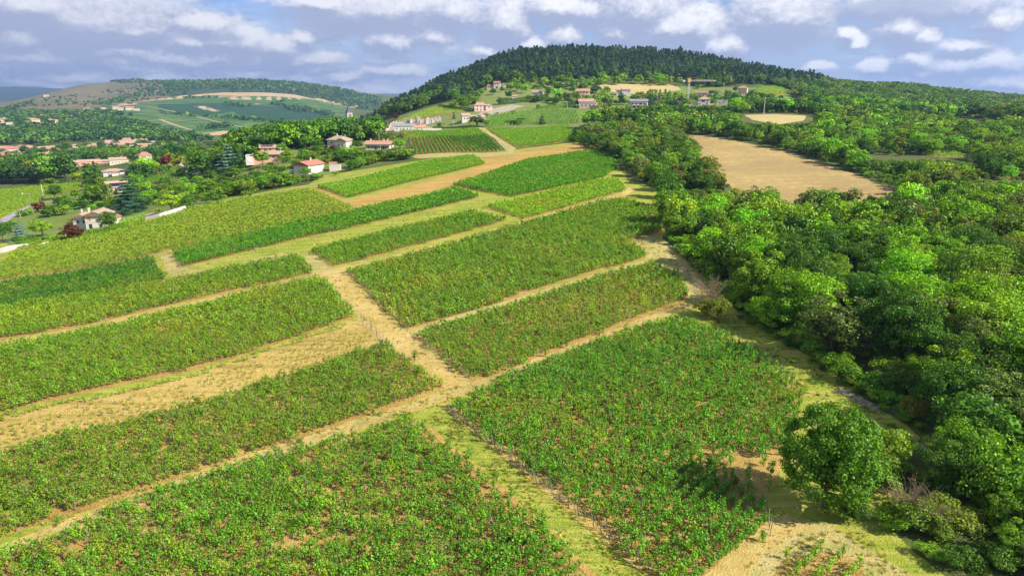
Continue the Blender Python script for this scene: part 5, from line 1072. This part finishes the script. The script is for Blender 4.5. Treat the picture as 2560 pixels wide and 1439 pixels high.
# --- terracotta villa
h = house(672, 403, 'villa', 'terracotta villa with low tan roof, raised centre and white garage', -4)
block(h, -8.5, -3, 20, 11, 3.6, 'hip', 'x', 1.5, 'salmon', 'tan', fr=[(-7, 1, 1.6, 1.2), (-2.5, .7, 2.2, 1.7), (1.5, .7, 2.2, 1.7), (5, 1, 1.6, 1.2)], ov=1.1)
block(h, -4.2, 1.2, 8, 6, 6.6, 'gable', 'x', 1.2, 'salmon', 'tan', fr=W4(2, 3, 5.0, 1.2, 1.0), ov=.9)
part('solar_panel', bx(-3.4, 1.0, 7.55, 3.2, 2.6, 7.75), HM['solar'], h)
block(h, -12.5, -3.5, 4.2, 7, 3.0, 'flat', 'x', .3, 'white', 'concrete', fr=[(0, .2, 2.4, 2.2, HM['frame'])], ov=.2)
h = house(690, 409, 'shed', 'small shed with orange tiled roof right below the terracotta villa', -8, 'shed'); block(h, -3.5, -2, 7.5, 5, 2.2, 'gable', 'x', .9, 'salmon', 'terra', fr=W4(1, 1, .8))
# --- white gabled house by the upper left plot
h = house(768, 434, 'house', 'white house with red roof and bare white gable wall above the pale plot', -38)
block(h, -3.8, -4.5, 7.8, 11.5, 3.9, 'gable', 'y', 1.5, 'white', 'red', fr=[(1.3, 1.6, 1.3, 1.1)], we=[(-3.8, 1.6, 1.0, 1.5), (-1.4, 1.6, 1.0, 1.5), (1.0, 1.6, 1.0, 1.5), (3.6, 1.6, 1.2, 1.4)], chim=[(-.6, 2)], ov=.6)
part('terrace_slab', bx(-6.6, -3.5, .4, -3.9, 5.5, .6), HM['concrete'], h); part('railing', bx(-6.65, -3.5, .6, -6.55, 5.5, 1.5), HM['frame'], h)
h = house(838, 426, 'outbuilding', 'small white walled outbuilding with little red roof right of the gabled house', -10, 'shed'); block(h, -2.3, -2, 5.0, 3, 2.0, 'flat', 'x', .2, 'white', 'concrete', ov=.1); block(h, -2.8, 1.3, 3.0, 3, 2.6, 'gable', 'x', .7, 'white', 'red', ov=.3)
# --- ridge houses
h = house(850, 371, 'house', 'white ridge house with hipped tan roof and white gable wing', -28)
block(h, -8, 0, 13, 9, 4.6, 'hip', 'x', 2.0, 'white', 'tan', fr=W4(3, 3.2, 2.4), chim=[(-2, 1)], ov=.8); block(h, .5, -5, 7.5, 8, 4.3, 'gable', 'y', 1.6, 'white', 'tan', fr=W4(2, 2.6, 1.4, .9, 1.3), we=W4(2, 2.6, 1.2), ov=.7)
h = house(948, 374, 'house', 'long white house with red roof and dark shutters on the ridge', -20)
block(h, -7.8, -3, 15.5, 8, 3.0, 'gable', 'x', 1.6, 'white', 'terra', fr=[(-5.6, .8, 1.1, 1.4), (-3.2, .8, 1.1, 1.4), (-.9, .1, 1.1, 2.1), (1.6, .8, 1.1, 1.4), (3.9, .1, 1.6, 2.0), (6.2, .8, 1.0, 1.2)], ea=[(0, 1, 1.2, 1.2)], chim=[(-5.5, 0), (2.5, 1), (5, 1)], sh=HM['shut'], ov=.8)
part('awning_post', bx(2.2, -4.4, 0, 2.35, -4.25, 2.6), HM['frame'], h)
# --- church
h = at_y(872, 600, 280); sc_ = depth_of(h) / FPX
z0 = CAMZ + (pix_dir(872, 302)[2] / pix_dir(872, 302)[1]) * 600
h = thing('church', 'stone church tower with pointed slate spire rising behind the tree ridge', 'church', (h.x, h.y, z0 - 8), math.atan2(-h.x, h.y) + R(20))
poly('tower', [(-2.3, -2.3, -12), (2.3, -2.3, -12), (2.3, 2.3, -12), (-2.3, 2.3, -12), (-2.3, -2.3, 15), (2.3, -2.3, 15), (2.3, 2.3, 15), (-2.3, 2.3, 15)], [[0, 1, 5, 4], [1, 2, 6, 5], [2, 3, 7, 6], [3, 0, 4, 7], [4, 5, 6, 7]], HM['lime'], h)
poly('spire', [(-2.6, -2.6, 14.9), (2.6, -2.6, 14.9), (2.6, 2.6, 14.9), (-2.6, 2.6, 14.9), (-1.5, -1.5, 16.4), (1.5, -1.5, 16.4), (1.5, 1.5, 16.4), (-1.5, 1.5, 16.4), (0, 0, 22.3)], [[0, 1, 5, 4], [1, 2, 6, 5], [2, 3, 7, 6], [3, 0, 4, 7], [4, 5, 8], [5, 6, 8], [6, 7, 8], [7, 4, 8]], HM['slate'], h)
for s in (-.7, .7): part('belfry_opening', bx(s - .35, -2.36, 10.5, s + .35, -2.26, 13.6), HM['glass'], h)
part('cross', bx(-.07, -.07, 22.2, .07, .07, 23.6), HM['steel'], h)
part('nave', bx(-5, 2.4, -12, 5, 22, 3), HM['lime'], h)
# --- cemetery
h = house(1008, 328, 'long_building', 'long grey roofed cemetery building with white wall and small windows', 2, 'building'); block(h, -6, -2, 12.4, 6, 3.0, 'gable', 'x', 1.5, 'white', 'grey', fr=W4(5, 2.3, .9, .7, 1.3), ov=.3)
h = house(1048, 326, 'building', 'low building with bright orange roof in the cemetery corner', 2, 'building'); block(h, -4.2, -2, 8.5, 5.5, 1.8, 'gable', 'x', 1.6, 'white', 'terra', fr=W4(2, 3, .5, .8, .9), ov=.3)
h = house(1080, 327, 'wall', 'low white wall right of the orange roof', 2, 'wall'); part('wall_body', bx(-6, -.15, -1, 6, .15, 1.5), HM['white'], h); part('coping', bx(-6.05, -.2, 1.5, 6.05, .2, 1.6), HM['concrete'], h)
tm = [mesh_np('tomb', *merge([bx(-.5, -1, -.4, .5, 1, .35), bx(-.4, .8, .35, .4, 1.0, 1.3)]), [HM['stone']]), mesh_np('tomb', *merge([bx(-.6, -1.1, -.4, .6, 1.1, .5), bx(-.1, .7, .5, .1, .9, 2.0), bx(-.4, .7, 1.35, .4, .9, 1.55)]), [HM['lime']]), mesh_np('tomb', *merge([bx(-.9, -.9, -.4, .9, .9, 2.4), bx(-1.05, -1.05, 2.4, 1.05, 1.05, 2.6)]), [HM['lime']])]
k_ = 0
for row, (ua, va, ub, vb, n) in enumerate(((970, 316, 1060, 304, 15), (978, 321, 1075, 307, 15), (1000, 312, 1096, 297, 14), (1040, 316, 1100, 303, 10), (985, 308, 1050, 301, 10))):
    for i in range(n):
        t = i / (n - 1); q = random.choice((0, 0, 1, 1, 2)) if row < 4 else 1; o = link('tomb', tm[q]); o.location = gp(ua + (ub - ua) * t + random.gauss(0, 1), va + (vb - va) * t + random.gauss(0, .5)); o.rotation_euler = (0, 0, R(25) + random.gauss(0, .05)); s = random.uniform(.8, 1.3); o.scale = (s, s, s)
        tag(o, ('grey headstone tomb', 'pale tomb with stone cross', 'small pale family chapel')[q] + ' in the walled cemetery', 'grave', 'graves of the cemetery')
# --- hillside houses
h = house(1236, 222, 'house', 'cream two storey house with brown roof highest below the pines', -6); block(h, 0, -3, 8.5, 8, 5.6, 'gable', 'x', 1.8, 'cream', 'brown', fr=W4(2, 3.4, 3.2) + [(0, .2, 3, 2)]); block(h, -9, -1.5, 9, 6.5, 2.8, 'gable', 'x', 1.5, 'cream', 'brown', fr=W4(3, 2.4, .6, 1.2, 1.6)); block(h, 12, -1, 4, 5, 3, 'flat', 'x', .2, 'white', 'concrete')
h = house(1205, 277, 'house', 'pink house with salmon hipped roof beside the pale gravel field', 8); block(h, -7, -3, 12, 8, 4.4, 'hip', 'x', 1.7, 'pink', 'palered', fr=W4(3, 3.2, 2.4) + W4(3, 3.2, .2, 1.2, 1.4), chim=[(-3, 0), (2, 0)]); block(h, 3.5, -4, 6, 7, 4.0, 'hip', 'x', 1.0, 'pink', 'palered', fr=W4(1, 2, 2))
h = house(1180, 302, 'house', 'pale low house with pink roofs above the upper plots', 10); block(h, -8, -2.5, 7, 7, 3.8, 'gable', 'x', 1.7, 'white', 'palered', fr=W4(2, 2.5, 1.2)); block(h, -1, -2, 13.5, 7, 2.6, 'gable', 'x', 1.5, 'white', 'palered', fr=[(-5, .4, 2, 1.7), (-1, .8, 1.2, 1.2), (3, .8, 1.2, 1.2)]); 
h = house(1288, 247, 'house', 'small orange roofed house hidden behind the long hedge', 0); block(h, -3.5, -2, 8, 6, 2.5, 'gable', 'x', 1.3, 'white', 'terra', fr=W4(2, 2.6, .8))
h = house(1341, 240, 'house', 'white house half hidden by trees in the middle of the slope', -10); block(h, -7, -2, 10, 7, 3.5, 'gable', 'x', 1.7, 'white', 'tan', fr=W4(3, 2.6, 1)); block(h, 2, -5, 7, 7, 3.4, 'gable', 'y', 1.4, 'white', 'grey', fr=W4(1, 2, 1))
h = house(1336, 248, 'shed', 'small tan roofed shed between trees above the pale plot', 0, 'shed'); block(h, -3.5, -2, 7, 5, 2.4, 'gable', 'x', 1.0, 'cream', 'tan')
h = house(1372, 255, 'shed', 'tiny grey hut beside the bright lawn', 20, 'shed'); block(h, -1.5, -1.5, 3, 3, 1.8, 'gable', 'y', .9, 'greyw', 'grey')
h = house(1455, 237, 'house', 'long house with brown orange roof under the firs', -3); block(h, -6.5, -3, 13, 8, 3.0, 'gable', 'x', 1.8, 'pink', 'terra', fr=W4(4, 2.8, .8))
h = house(1466, 269, 'house', 'pale pink house with brick red roof and white front in the slope middle', -4); block(h, -6.5, -4, 13, 5, 3.3, 'flat', 'x', .3, 'pink', 'white', fr=W4(4, 2.9, .7, 1.1, 1.5)); block(h, -7.5, 1.3, 11, 6, 4.4, 'gable', 'x', 1.8, 'white', 'palered', fr=[]); part('chimney', bx(4.6, 1.5, 3, 5.4, 2.3, 5.4), HM['white'], h)
h = house(1557, 239, 'house', 'white box shaped house with pale red roof under the straw meadow', 3); block(h, -2, -3, 8.2, 8, 4.8, 'gable', 'x', 1.2, 'white', 'palered', fr=[(2.5, 2.6, 1, 1)]); block(h, -7.5, -2, 5.4, 7, 4.6, 'gable', 'x', 1.2, 'white', 'palered', fr=W4(2, 2, 2.6))
h = house(1596, 271, 'house', 'wide white house with grey tiled roof beside the dark conifer', -3); block(h, -6.8, -3, 13.6, 8.5, 5.0, 'gable', 'x', 1.7, 'white', 'grey', fr=[(-4.6, 2.7, 1.6, 1.0), (-1.8, 2.5, 1.2, 1.3), (1.6, 2.5, 2.2, 1.4), (4.8, 2.6, 1.2, 1.2), (-3.5, .3, 2, 1.6), (0, .3, 2, 1.6)], chim=[(1.5, 1.5)])
part('balcony', bx(-5.2, -4.0, 2.1, 6.8, -3.0, 2.3), HM['pink'], h)
h = house(1646, 257, 'house', 'small white gabled house left of the building site', 22); block(h, -3.5, -3, 7.5, 8, 4.0, 'gable', 'y', 1.6, 'white', 'palered', fr=W4(2, 2.5, 1.5), chim=[(-2, 0)])
h = house(1757, 246, 'house', 'long white house with red brown roof right of the crane', -4); block(h, -8, -3, 13, 8, 4.6, 'gable', 'x', 1.4, 'white', 'red', fr=W4(4, 2.9, 2.8, 1.0, .9) + W4(2, 5, .5)); block(h, 5, -3.5, 4.5, 6, 3.6, 'flat', 'x', .2, 'white', 'white', fr=W4(1, 2, 1.4, 2.6, 1.0))
h = house(1759, 263, 'house', 'white villa with pale pink roof and dark glazed front', 3); block(h, -6.5, -3, 11.5, 9, 4.7, 'hip', 'x', 1.8, 'white', 'palered', fr=[(-.8, 2.3, 3.2, 1.6), (3.6, 2.6, 1, 1.2), (-4.2, .4, 1.2, 1.2), (3, .3, 1.6, 1.9)]); block(h, -12, -1, 5.4, 6, 3.4, 'flat', 'x', .2, 'white', 'white')
h = house(1803, 261, 'house', 'flat white box house right of the white villa', 0); block(h, -5, -3, 10.5, 7, 3.4, 'flat', 'x', .3, 'white', 'white', fr=W4(2, 4, 1.2, 1.0, 1.0), ov=.2)
h = house(1776, 268, 'shed', 'low building with rusty red roof below the white villa', 5, 'shed'); block(h, -5, -3, 9, 6, 2.0, 'gable', 'x', .9, 'white', 'terra')
h = house(1855, 234, 'house', 'pink two storey house with orange roof beside the sloping green plot', -8); block(h, -5.5, -3, 11, 8, 5.0, 'hip', 'x', 1.7, 'pink', 'terra', fr=W4(3, 3, 3.0) + W4(2, 4.4, .4, 1.3, 1.6), chim=[(1, 1)])
h = house(1722, 263, 'building_site', 'half built house with raw walls and orange soil heaps under the crane', 12, 'building'); block(h, -4.5, -3, 8, 7, 3.6, 'gable', 'y', 1.6, 'cream', 'tan', fr=W4(1, 2, 1.0, 1.4, 1.4)); block(h, -11, -2, 6, 6, 2.2, 'flat', 'x', .2, 'salmon', 'concrete')
# crane
def bar(a, b, r=.09): return tube([a, b], [r, r], 4)
h = house(1719, 262, 'tower_crane', 'slim tower crane with yellow top and long pale jib to the right', 18, 'crane')
L = []; n = 9
for (x, y) in ((-.5, -.5), (.5, -.5), (.5, .5), (-.5, .5)): L.append(bar((x, y, -1), (x, y, 15.5), .10))
for i in range(n):
    z = i * 1.7
    for (a, b) in (((-.5, -.5), (.5, -.5)), ((.5, -.5), (.5, .5)), ((.5, .5), (-.5, .5)), ((-.5, .5), (-.5, -.5))): L.append(bar((*a, z), (*b, z + 1.7), .05)); L.append(bar((*a, z), (*b, z), .05))
part('mast', merge(L), HM['steel'], h)
part('cab', bx(-1.2, -1.1, 15.6, .9, 1.1, 18.3), HM['yellow'], h)
L = [bar((0, -.4, 16.4), (20, -.4, 16.4)), bar((0, .4, 16.4), (20, .4, 16.4)), bar((0, 0, 17.3), (20, 0, 17.0))] + [bar((i * 1.25, s * .4, 16.4), (i * 1.25 + .6, 0, 17.2), .05) for i in range(16) for s in (-1, 1)] + [bar((i * 1.25 + 1.25, s * .4, 16.4), (i * 1.25 + .6, 0, 17.2), .05) for i in range(16) for s in (-1, 1)]
part('jib', merge(L), HM['steel'], h); part('counterweight', bx(-4.6, -.6, 15.9, -3.0, .6, 17.2), HM['concrete'], h); part('counter_jib', merge([bar((-4.5, -.4, 16.4), (0, -.4, 16.4)), bar((-4.5, .4, 16.4), (0, .4, 16.4)), bar((-4.2, 0, 17.2), (0, 0, 19.2), .05), bar((0, 0, 19.2), (14, 0, 17.2), .05)]), HM['yellow'], h)
fit_houses()
# --- the valley village: copies of four houses
def proto(kind):
    W_, D_, H_, rf, tl, wl = kind
    o = thing('village_house', 'x', 'house'); block(o, -W_ / 2, -D_ / 2, W_, D_, H_, rf, 'x', 2.0, wl, tl, fr=W4(3, W_ / 4, 1.2, 1.3, 1.3)); return o
PR = [proto(q) for q in ((12, 9, 4.2, 'hip', 'red', 'white'), (14, 9, 3.8, 'gable', 'palered', 'white'), (11, 9, 5.2, 'gable', 'terra', 'cream'), (15, 10, 3.6, 'hip', 'tan', 'cream'))]
def copy_tree(o, parent=None):
    c = o.copy(); COL.objects.link(c); c.parent = parent
    for ch in list(o.children): copy_tree(ch, c)
    return c
used = [False] * 4
RN = ('white house with hipped red roof', 'white house with pinkish gabled roof', 'cream house with orange gabled roof', 'cream house with wide tan roof')
def vh(u, v, w, q, where, group, after, rz=0):
    p = gp(u, v, after)
    o = PR[q] if not used[q] else copy_tree(PR[q]); used[q] = True
    s = w * depth_of(p) / FPX / (12, 14, 11, 15)[q]; s = min(max(s * .85, .6), 1.9)
    o.location = p; o.rotation_euler = (0, 0, math.atan2(-p.x, p.y) + R(rz)); o.scale = (s, s, min(s, 1.25)); tag(o, f'{RN[q]} {where}', 'house', group)
for (u, v, w, q, rz) in ((6,392,30,1,0),(30,383,36,0,5),(57,379,34,0,-8),(22,401,28,2,10),(66,402,27,0,-25),(38,398,22,1,20),(86,386,30,1,8),(98,399,24,2,-30),(112,380,36,1,-6),(110,394,22,2,15),(132,383,30,0,-20),(10,380,24,2,0),(70,372,26,3,0),(124,374,24,1,10),(95,376,22,0,0),(18,386,22,0,30),(46,390,20,3,0),(78,378,20,2,-15),(140,389,22,1,20),(120,395,20,0,0),(150,379,20,1,0),(4,402,24,0,0),(84,404,20,2,12)):
    vh(u, v, w * 1.1, q, 'in the left cluster of the valley village', 'houses of the left village cluster', 480, rz)
for (u, v, w, q, rz) in ((205,376,30,1,0),(170,378,24,3,20),(232,374,22,2,-10),(262,372,30,3,0),(285,366,26,1,10),(300,373,28,2,-12),(316,364,28,1,5),(331,371,26,3,0),(345,364,26,1,-20),(356,373,26,2,10),(370,367,24,1,0),(384,372,24,3,12),(396,366,22,1,0),(274,358,22,1,0),(308,357,24,3,5),(332,358,24,1,-5),(358,359,22,2,0),(380,360,22,1,0),(250,361,20,3,0),(410,372,22,1,5),(345,380,28,3,0),(322,382,22,2,0),(290,378,20,0,15),(368,378,24,0,-8),(396,376,20,2,0),(268,364,18,0,0),(318,356,20,2,0),(344,353,20,1,8),(404,362,18,3,0),(422,366,18,1,0),(240,366,22,1,-20),(216,380,22,0,10),(192,371,18,2,0)):
    vh(u, v, w, q, 'in the right cluster of the valley village', 'houses of the right village cluster', 480, rz)
for (u, v, w, q, rz) in ((78,304,26,1,-10),(88,309,22,2,20),(128,303,26,3,0),(136,309,18,2,10),(176,297,26,3,0),(168,284,16,1,0),(8,307,24,2,0),(24,311,16,1,0),(108,293,12,2,0),(20,300,20,1,5)):
    vh(u, v, w, q, 'in the far hamlet below the brown heath', 'houses of the far hamlet', 1000, rz)
for (u, v, w, q, rz) in ((221,277,24,3,0),(258,274,15,1,5),(291,274,18,2,0),(306,276,22,1,0),(324,276,22,2,8),(341,277,18,1,-5),(116,242,14,1,0)):
    vh(u, v, w, q, 'on the terrace between heath and valley vines', 'houses above the valley vines', 1300, rz)
# ================================================================== walls, hedges, poles, posts
def wall_path(px, h, w, m, name, label):
    P = [gp(*q) for q in px]; c = P[0].copy(); L = []
    for a, b in zip(P[:-1], P[1:]):
        d = (b - a); n = max(1, int(d.length / 3)); nr = Vector((-d.y, d.x, 0)).normalized() * w / 2
        V = []; F = []
        for i in range(n + 1):
            p = a.lerp(b, i / n); p.z = G(p.x, p.y); q = p - c
            for s, zz in ((-1, -.5), (1, -.5), (1, h), (-1, h)): V.append(tuple(q + nr * s + Vector((0, 0, zz))))
        for i in range(n):
            for j in range(4): F.append((i * 4 + j, i * 4 + (j + 1) % 4, i * 4 + 4 + (j + 1) % 4, i * 4 + 4 + j))
        F += [(0, 1, 2, 3), (n * 4 + 3, n * 4 + 2, n * 4 + 1, n * 4)]; L.append((np.array(V), np.array(F)))
    vf = merge(L); o = link(name, mesh_np(name, *vf, [m])); o.location = c; return tag(o, label, name.replace('_', ' '))
wall_path([(366,556),(400,548),(465,528)], 1.7, .3, HM['concrete'], 'wall', 'white concrete retaining wall beside the pale plot')
wall_path([(5,632),(30,624),(72,620)], 1.2, .8, HM['concrete'], 'wall', 'low white stone wall at the left edge below the garden')
wall_path([(100,618),(118,611)], .8, 1.0, HM['concrete'], 'wall', 'short white stone block beside the garden hedge')
def rubble(px, n, h, label):
    P = [gp(*q) for q in px]; c = P[0].copy(); L = []; g = np.random.default_rng(5)
    for i in range(n):
        t = g.random() * (len(P) - 1); j = int(t); p = P[j].lerp(P[j + 1], t - j) + Vector((g.normal(0, .22), g.normal(0, .22), 0)); p.z = G(p.x, p.y) + g.uniform(0, h); r = g.uniform(.06, .15)
        V, F = bx(-1, -1, -1, 1, 1, 1); V = (V * (1 + g.normal(0, .22, V.shape))) * r * np.array((1.3, 1, .6)); a = g.uniform(0, 3); V = np.c_[V[:, 0] * math.cos(a) - V[:, 1] * math.sin(a), V[:, 0] * math.sin(a) + V[:, 1] * math.cos(a), V[:, 2]]; L.append((V + np.array(p - c), F))
    o = link('dry_stone_wall', mesh_np('dry_stone_wall', *merge(L), [HM['stonew']])); o.location = c; tag(o, label, 'wall')
rubble([(1675,618),(1700,632),(1730,652)], 200, .35, 'tumbled dry stone wall under the trees beside the centre plots')
rubble([(2100,975),(2150,1000),(2200,1030)], 110, .12, 'low broken stone bank in the shade below the wood'); rubble([(2235,1085),(2300,1115),(2340,1150)], 90, .15, 'scatter of pale stones above the lower right thicket')
wall_path([(965,330),(975,318),(985,308)], 1.6, .3, HM['lime'], 'wall', 'pale stone wall on the left side of the cemetery')
def hedge(px, h, w, tone, label, ls=.22, per=260):
    P = [gp(*q) for q in px]; c = P[0].copy(); A = []; N = []
    for a, b in zip(P[:-1], P[1:]):
        d = b - a; L_ = d.length; n = int(L_ * per * (h + w) / 3.2 * (.22 / ls) ** 2); t = rng.random(n); s = rng.random(n) * (2 * h + w); nr = Vector((-d.y, d.x, 0)).normalized()
        side = np.where(s < h, -1, np.where(s < 2 * h, 1, 0)); off = np.where(side != 0, side * w / 2, (s - 2 * h) - w / 2); zz = np.where(s < h, s, np.where(s < 2 * h, s - h, h))
        q = np.stack([a.x + d.x * t + nr.x * off, a.y + d.y * t + nr.y * off], 1); gz = ground_z(q[:, 0], q[:, 1]); jit = rng.normal(0, .09, (n, 3))
        A.append(np.c_[q, gz + zz] + jit - np.array(c)); nn = np.stack([nr.x * side, nr.y * side, np.where(side == 0, 1., .25)], 1) + rng.normal(0, .35, (n, 3)); N.append(nn)
    vf = cards(np.concatenate(A), np.concatenate(N), ls); o = link('hedge', mesh_np('hedge', *vf, [LEAF])); o.location = c; o['tint'] = list(T[tone]); return tag(o, label, 'hedge')
hedge([(205,596),(240,590),(290,580),(315,574)], 2.2, 1.6, 'mid', 'clipped green hedge below the white two storey house', .22)
hedge([(300,570),(345,558),(368,552)], 2.4, 1.8, 'bright', 'tall bright hedge right of the white two storey house', .22)
hedge([(45,618),(100,606),(160,596)], 1.4, 1.6, 'mid', 'low hedge at the lower left garden corner', .22)
hedge([(240,515),(300,512)], 1.6, 1.4, 'bright', 'clipped hedge behind the white two storey house', .25)
hedge([(362,458),(395,447),(425,442)], 2.2, 1.8, 'mid', 'curved clipped hedge behind the cedar', .3)
hedge([(540,432),(590,424),(618,420)], 1.8, 1.6, 'bright', 'lit hedge left of the villa', .3); hedge([(688,411),(728,406)], 2.4, 2, 'dark', 'dark square hedge below the villa', .3)
hedge([(445,492),(480,484),(510,482)], 1.4, 1.4, 'bright', 'garden hedge in front of the drive', .28); hedge([(840,398),(900,392),(960,388)], 2.0, 1.8, 'green', 'hedge below the ridge houses', .3)
hedge([(1097,268),(1145,275),(1192,279)], 1.8, 2.0, 'deep', 'straight dark hedge left of the pink house', .45); hedge([(1246,262),(1280,259),(1306,255)], 3.2, 3.0, 'deep', 'long tall dark hedge on the slope', .5)
hedge([(1306,256),(1340,254),(1368,253)], 3.8, 3.0, 'dark', 'taller hedge continuing the long hillside hedge', .5); hedge([(1342,273),(1380,271),(1418,268)], 2.0, 2.2, 'green', 'hedge above the slope rows', .45); hedge([(1418,269),(1440,268)], 3.0, 2.5, 'deep', 'short dark hedge left of the pink slope house', .45)
hedge([(1148,305),(1178,304)], 1.2, 1.4, 'bright', 'clipped lit hedge in front of the lower pale house', .4); hedge([(1475,273),(1496,272)], 2.0, 2, 'deep', 'dark hedge right of the pink slope house', .45); hedge([(1082,321),(1140,320),(1200,319)], .9, 1.2, 'dark', 'thin dark hedge above the upper plots', .4)
def pole(u, v, hpx, name, label, r=.12, kind='pole', group=None):
    p = gp(u, v); s = depth_of(p) / FPX; H = hpx * s
    o = thing(name, label, 'pole' if kind != 'lamp' else 'street lamp', p, math.atan2(-p.x, p.y), group)
    part('shaft', tube([(0, 0, -.5), (0, 0, H)], [r, r * .7], 8), HM['concrete'] if kind != 'lamp' else HM['steel'], o)
    if kind == 'lamp':
        part('arm', tube([(0, 0, H * .86), (-1.0, 0, H * .93), (-2.0, 0, H * .94)], [.05, .05, .04], 6), HM['steel'], o); part('lamp_head', bx(-2.6, -.15, H * .93, -1.9, .15, H * .95 + .08), HM['frame'], o)
    elif kind == 'wire':
        part('crossarm', bx(-.9, -.08, H - .5, .9, .08, H - .34), HM['steel'], o)
        for x in (-.8, 0, .8): part('insulator', tube([(x, 0, H - .34), (x, 0, H - .05)], [.06, .05], 6), HM['frame'], o)
    return o
pole(110, 501, 40, 'utility_pole', 'tall plain white concrete pole beside the lane', .22); pole(81, 526, 46, 'street_lamp', 'street lamp with short arm at the lane bend', .08, 'lamp')
pole(1909, 287, 42, 'utility_pole', 'white power pole with crossarm beside the straw clearing', .22, 'wire'); pole(2105, 290, 34, 'utility_pole', 'power pole standing in the trees of the wooded ridge', .2, 'wire')
pole(703, 398, 30, 'utility_pole', 'pole right of the villa', .12, 'wire'); pole(1245, 262, 16, 'utility_pole', 'thin pole before the hillside hedge', .12, 'wire'); pole(1418, 275, 20, 'utility_pole', 'thin pole above the right end of the slope rows', .12, 'wire'); pole(1335, 306, 16, 'utility_pole', 'pale pole inside the slope rows', .12, 'wire')
pole(1135, 320, 17, 'utility_pole', 'pole behind the upper left plot', .12, 'wire'); pole(996, 331, 10, 'utility_pole', 'small pole at the cemetery building', .1); pole(948, 350, 22, 'utility_pole', 'pole behind the long white ridge house', .1, 'wire'); pole(1809, 230, 22, 'utility_pole', 'pale pole at the foot of the pine forest', .15)
for (u, v, hh_, w_) in ((52, 545, 14, 0),): pole(u, v, hh_, 'utility_pole', 'short white post by the lane', .08)
# row end posts
PM = mesh_np('post', *tube([(0, 0, -.2), (.02, 0, 1.35)], [.034, .028], 5), [WOODP])
def posts(a, b, n, where, lean=.22):
    pa, pb = Vector(pix_ground(*a)), Vector(pix_ground(*b))
    for i in range(n):
        p = pa.lerp(pb, (i + .5) / n) + Vector((random.gauss(0, .12), random.gauss(0, .12))); o = link('vine_post', PM); o.location = (p.x, p.y, G(p.x, p.y)); o.rotation_euler = (random.gauss(0, .08), lean + random.gauss(0, .08), R(44) + math.pi); s = random.uniform(.8, 1.1); o.scale = (1, 1, s)
        tag(o, f'weathered wooden post at a row end {where}', 'post', 'row end posts ' + where)
posts((1120,1031), (1318,1183), 24, 'along the left side of the near right plot'); posts((1318,1183), (1640,1439), 32, 'along the left side of the near right plot'); posts((1830,850), (2012,985), 22, 'along the right side of the near right plot', -.2)
posts((1028,842), (1185,955), 24, 'along the left side of the low centre plot'); posts((872,684), (1022,832), 30, 'along the left side of the centre plot'); posts((1925,1345), (1912,1275), 6, 'below the round maple', -.2); posts((900,800), (958,858), 14, 'at the end of the sandy strip', 0)
for (u, v) in ((80,1250),(330,1330),(530,1352),(562,1400),(640,1290),(905,1180),(1000,1270),(1010,1330),(770,1235),(1180,1350),(1430,1180),(1530,1060),(1600,1290),(1660,1200),(1760,1330),(1350,1120),(1240,1330),(420,1400),(220,1370),(1105,1410)):
    p = gp(u, v); o = link('vine_post', PM); o.location = p; o.rotation_euler = (random.gauss(0, .12), random.gauss(0, .12), 0); o.scale = (1, 1, 1.2); tag(o, 'grey wooden stake standing inside a near plot', 'post', 'stakes inside the near plots')
# ================================================================== air
def build_haze():
    V = [(x, y, z) for z in (-62, 330) for (x, y) in ((-16500, -500), (16500, -500), (16500, 9400), (-16500, 9400))]
    F = [(3, 2, 1, 0), (4, 5, 6, 7), (0, 1, 5, 4), (1, 2, 6, 5), (2, 3, 7, 6), (3, 0, 4, 7)]
    m, k = mat('haze_air')
    pv = k.n.new('ShaderNodeVolumePrincipled'); pv.inputs['Color'].default_value = (.42, .62, 1.0, 1); pv.inputs['Density'].default_value = HAZE; pv.inputs['Anisotropy'].default_value = .25
    o = k.n.new('ShaderNodeOutputMaterial'); k.l.new(pv.outputs[0], o.inputs['Volume'])
    me = bpy.data.meshes.new('haze'); me.from_pydata(V, [], F); me.materials.append(m)
    tag(link('haze', me), 'pale blue summer haze over the valley', None, None, 'stuff')
HAZE = 1.1e-4
build_haze()
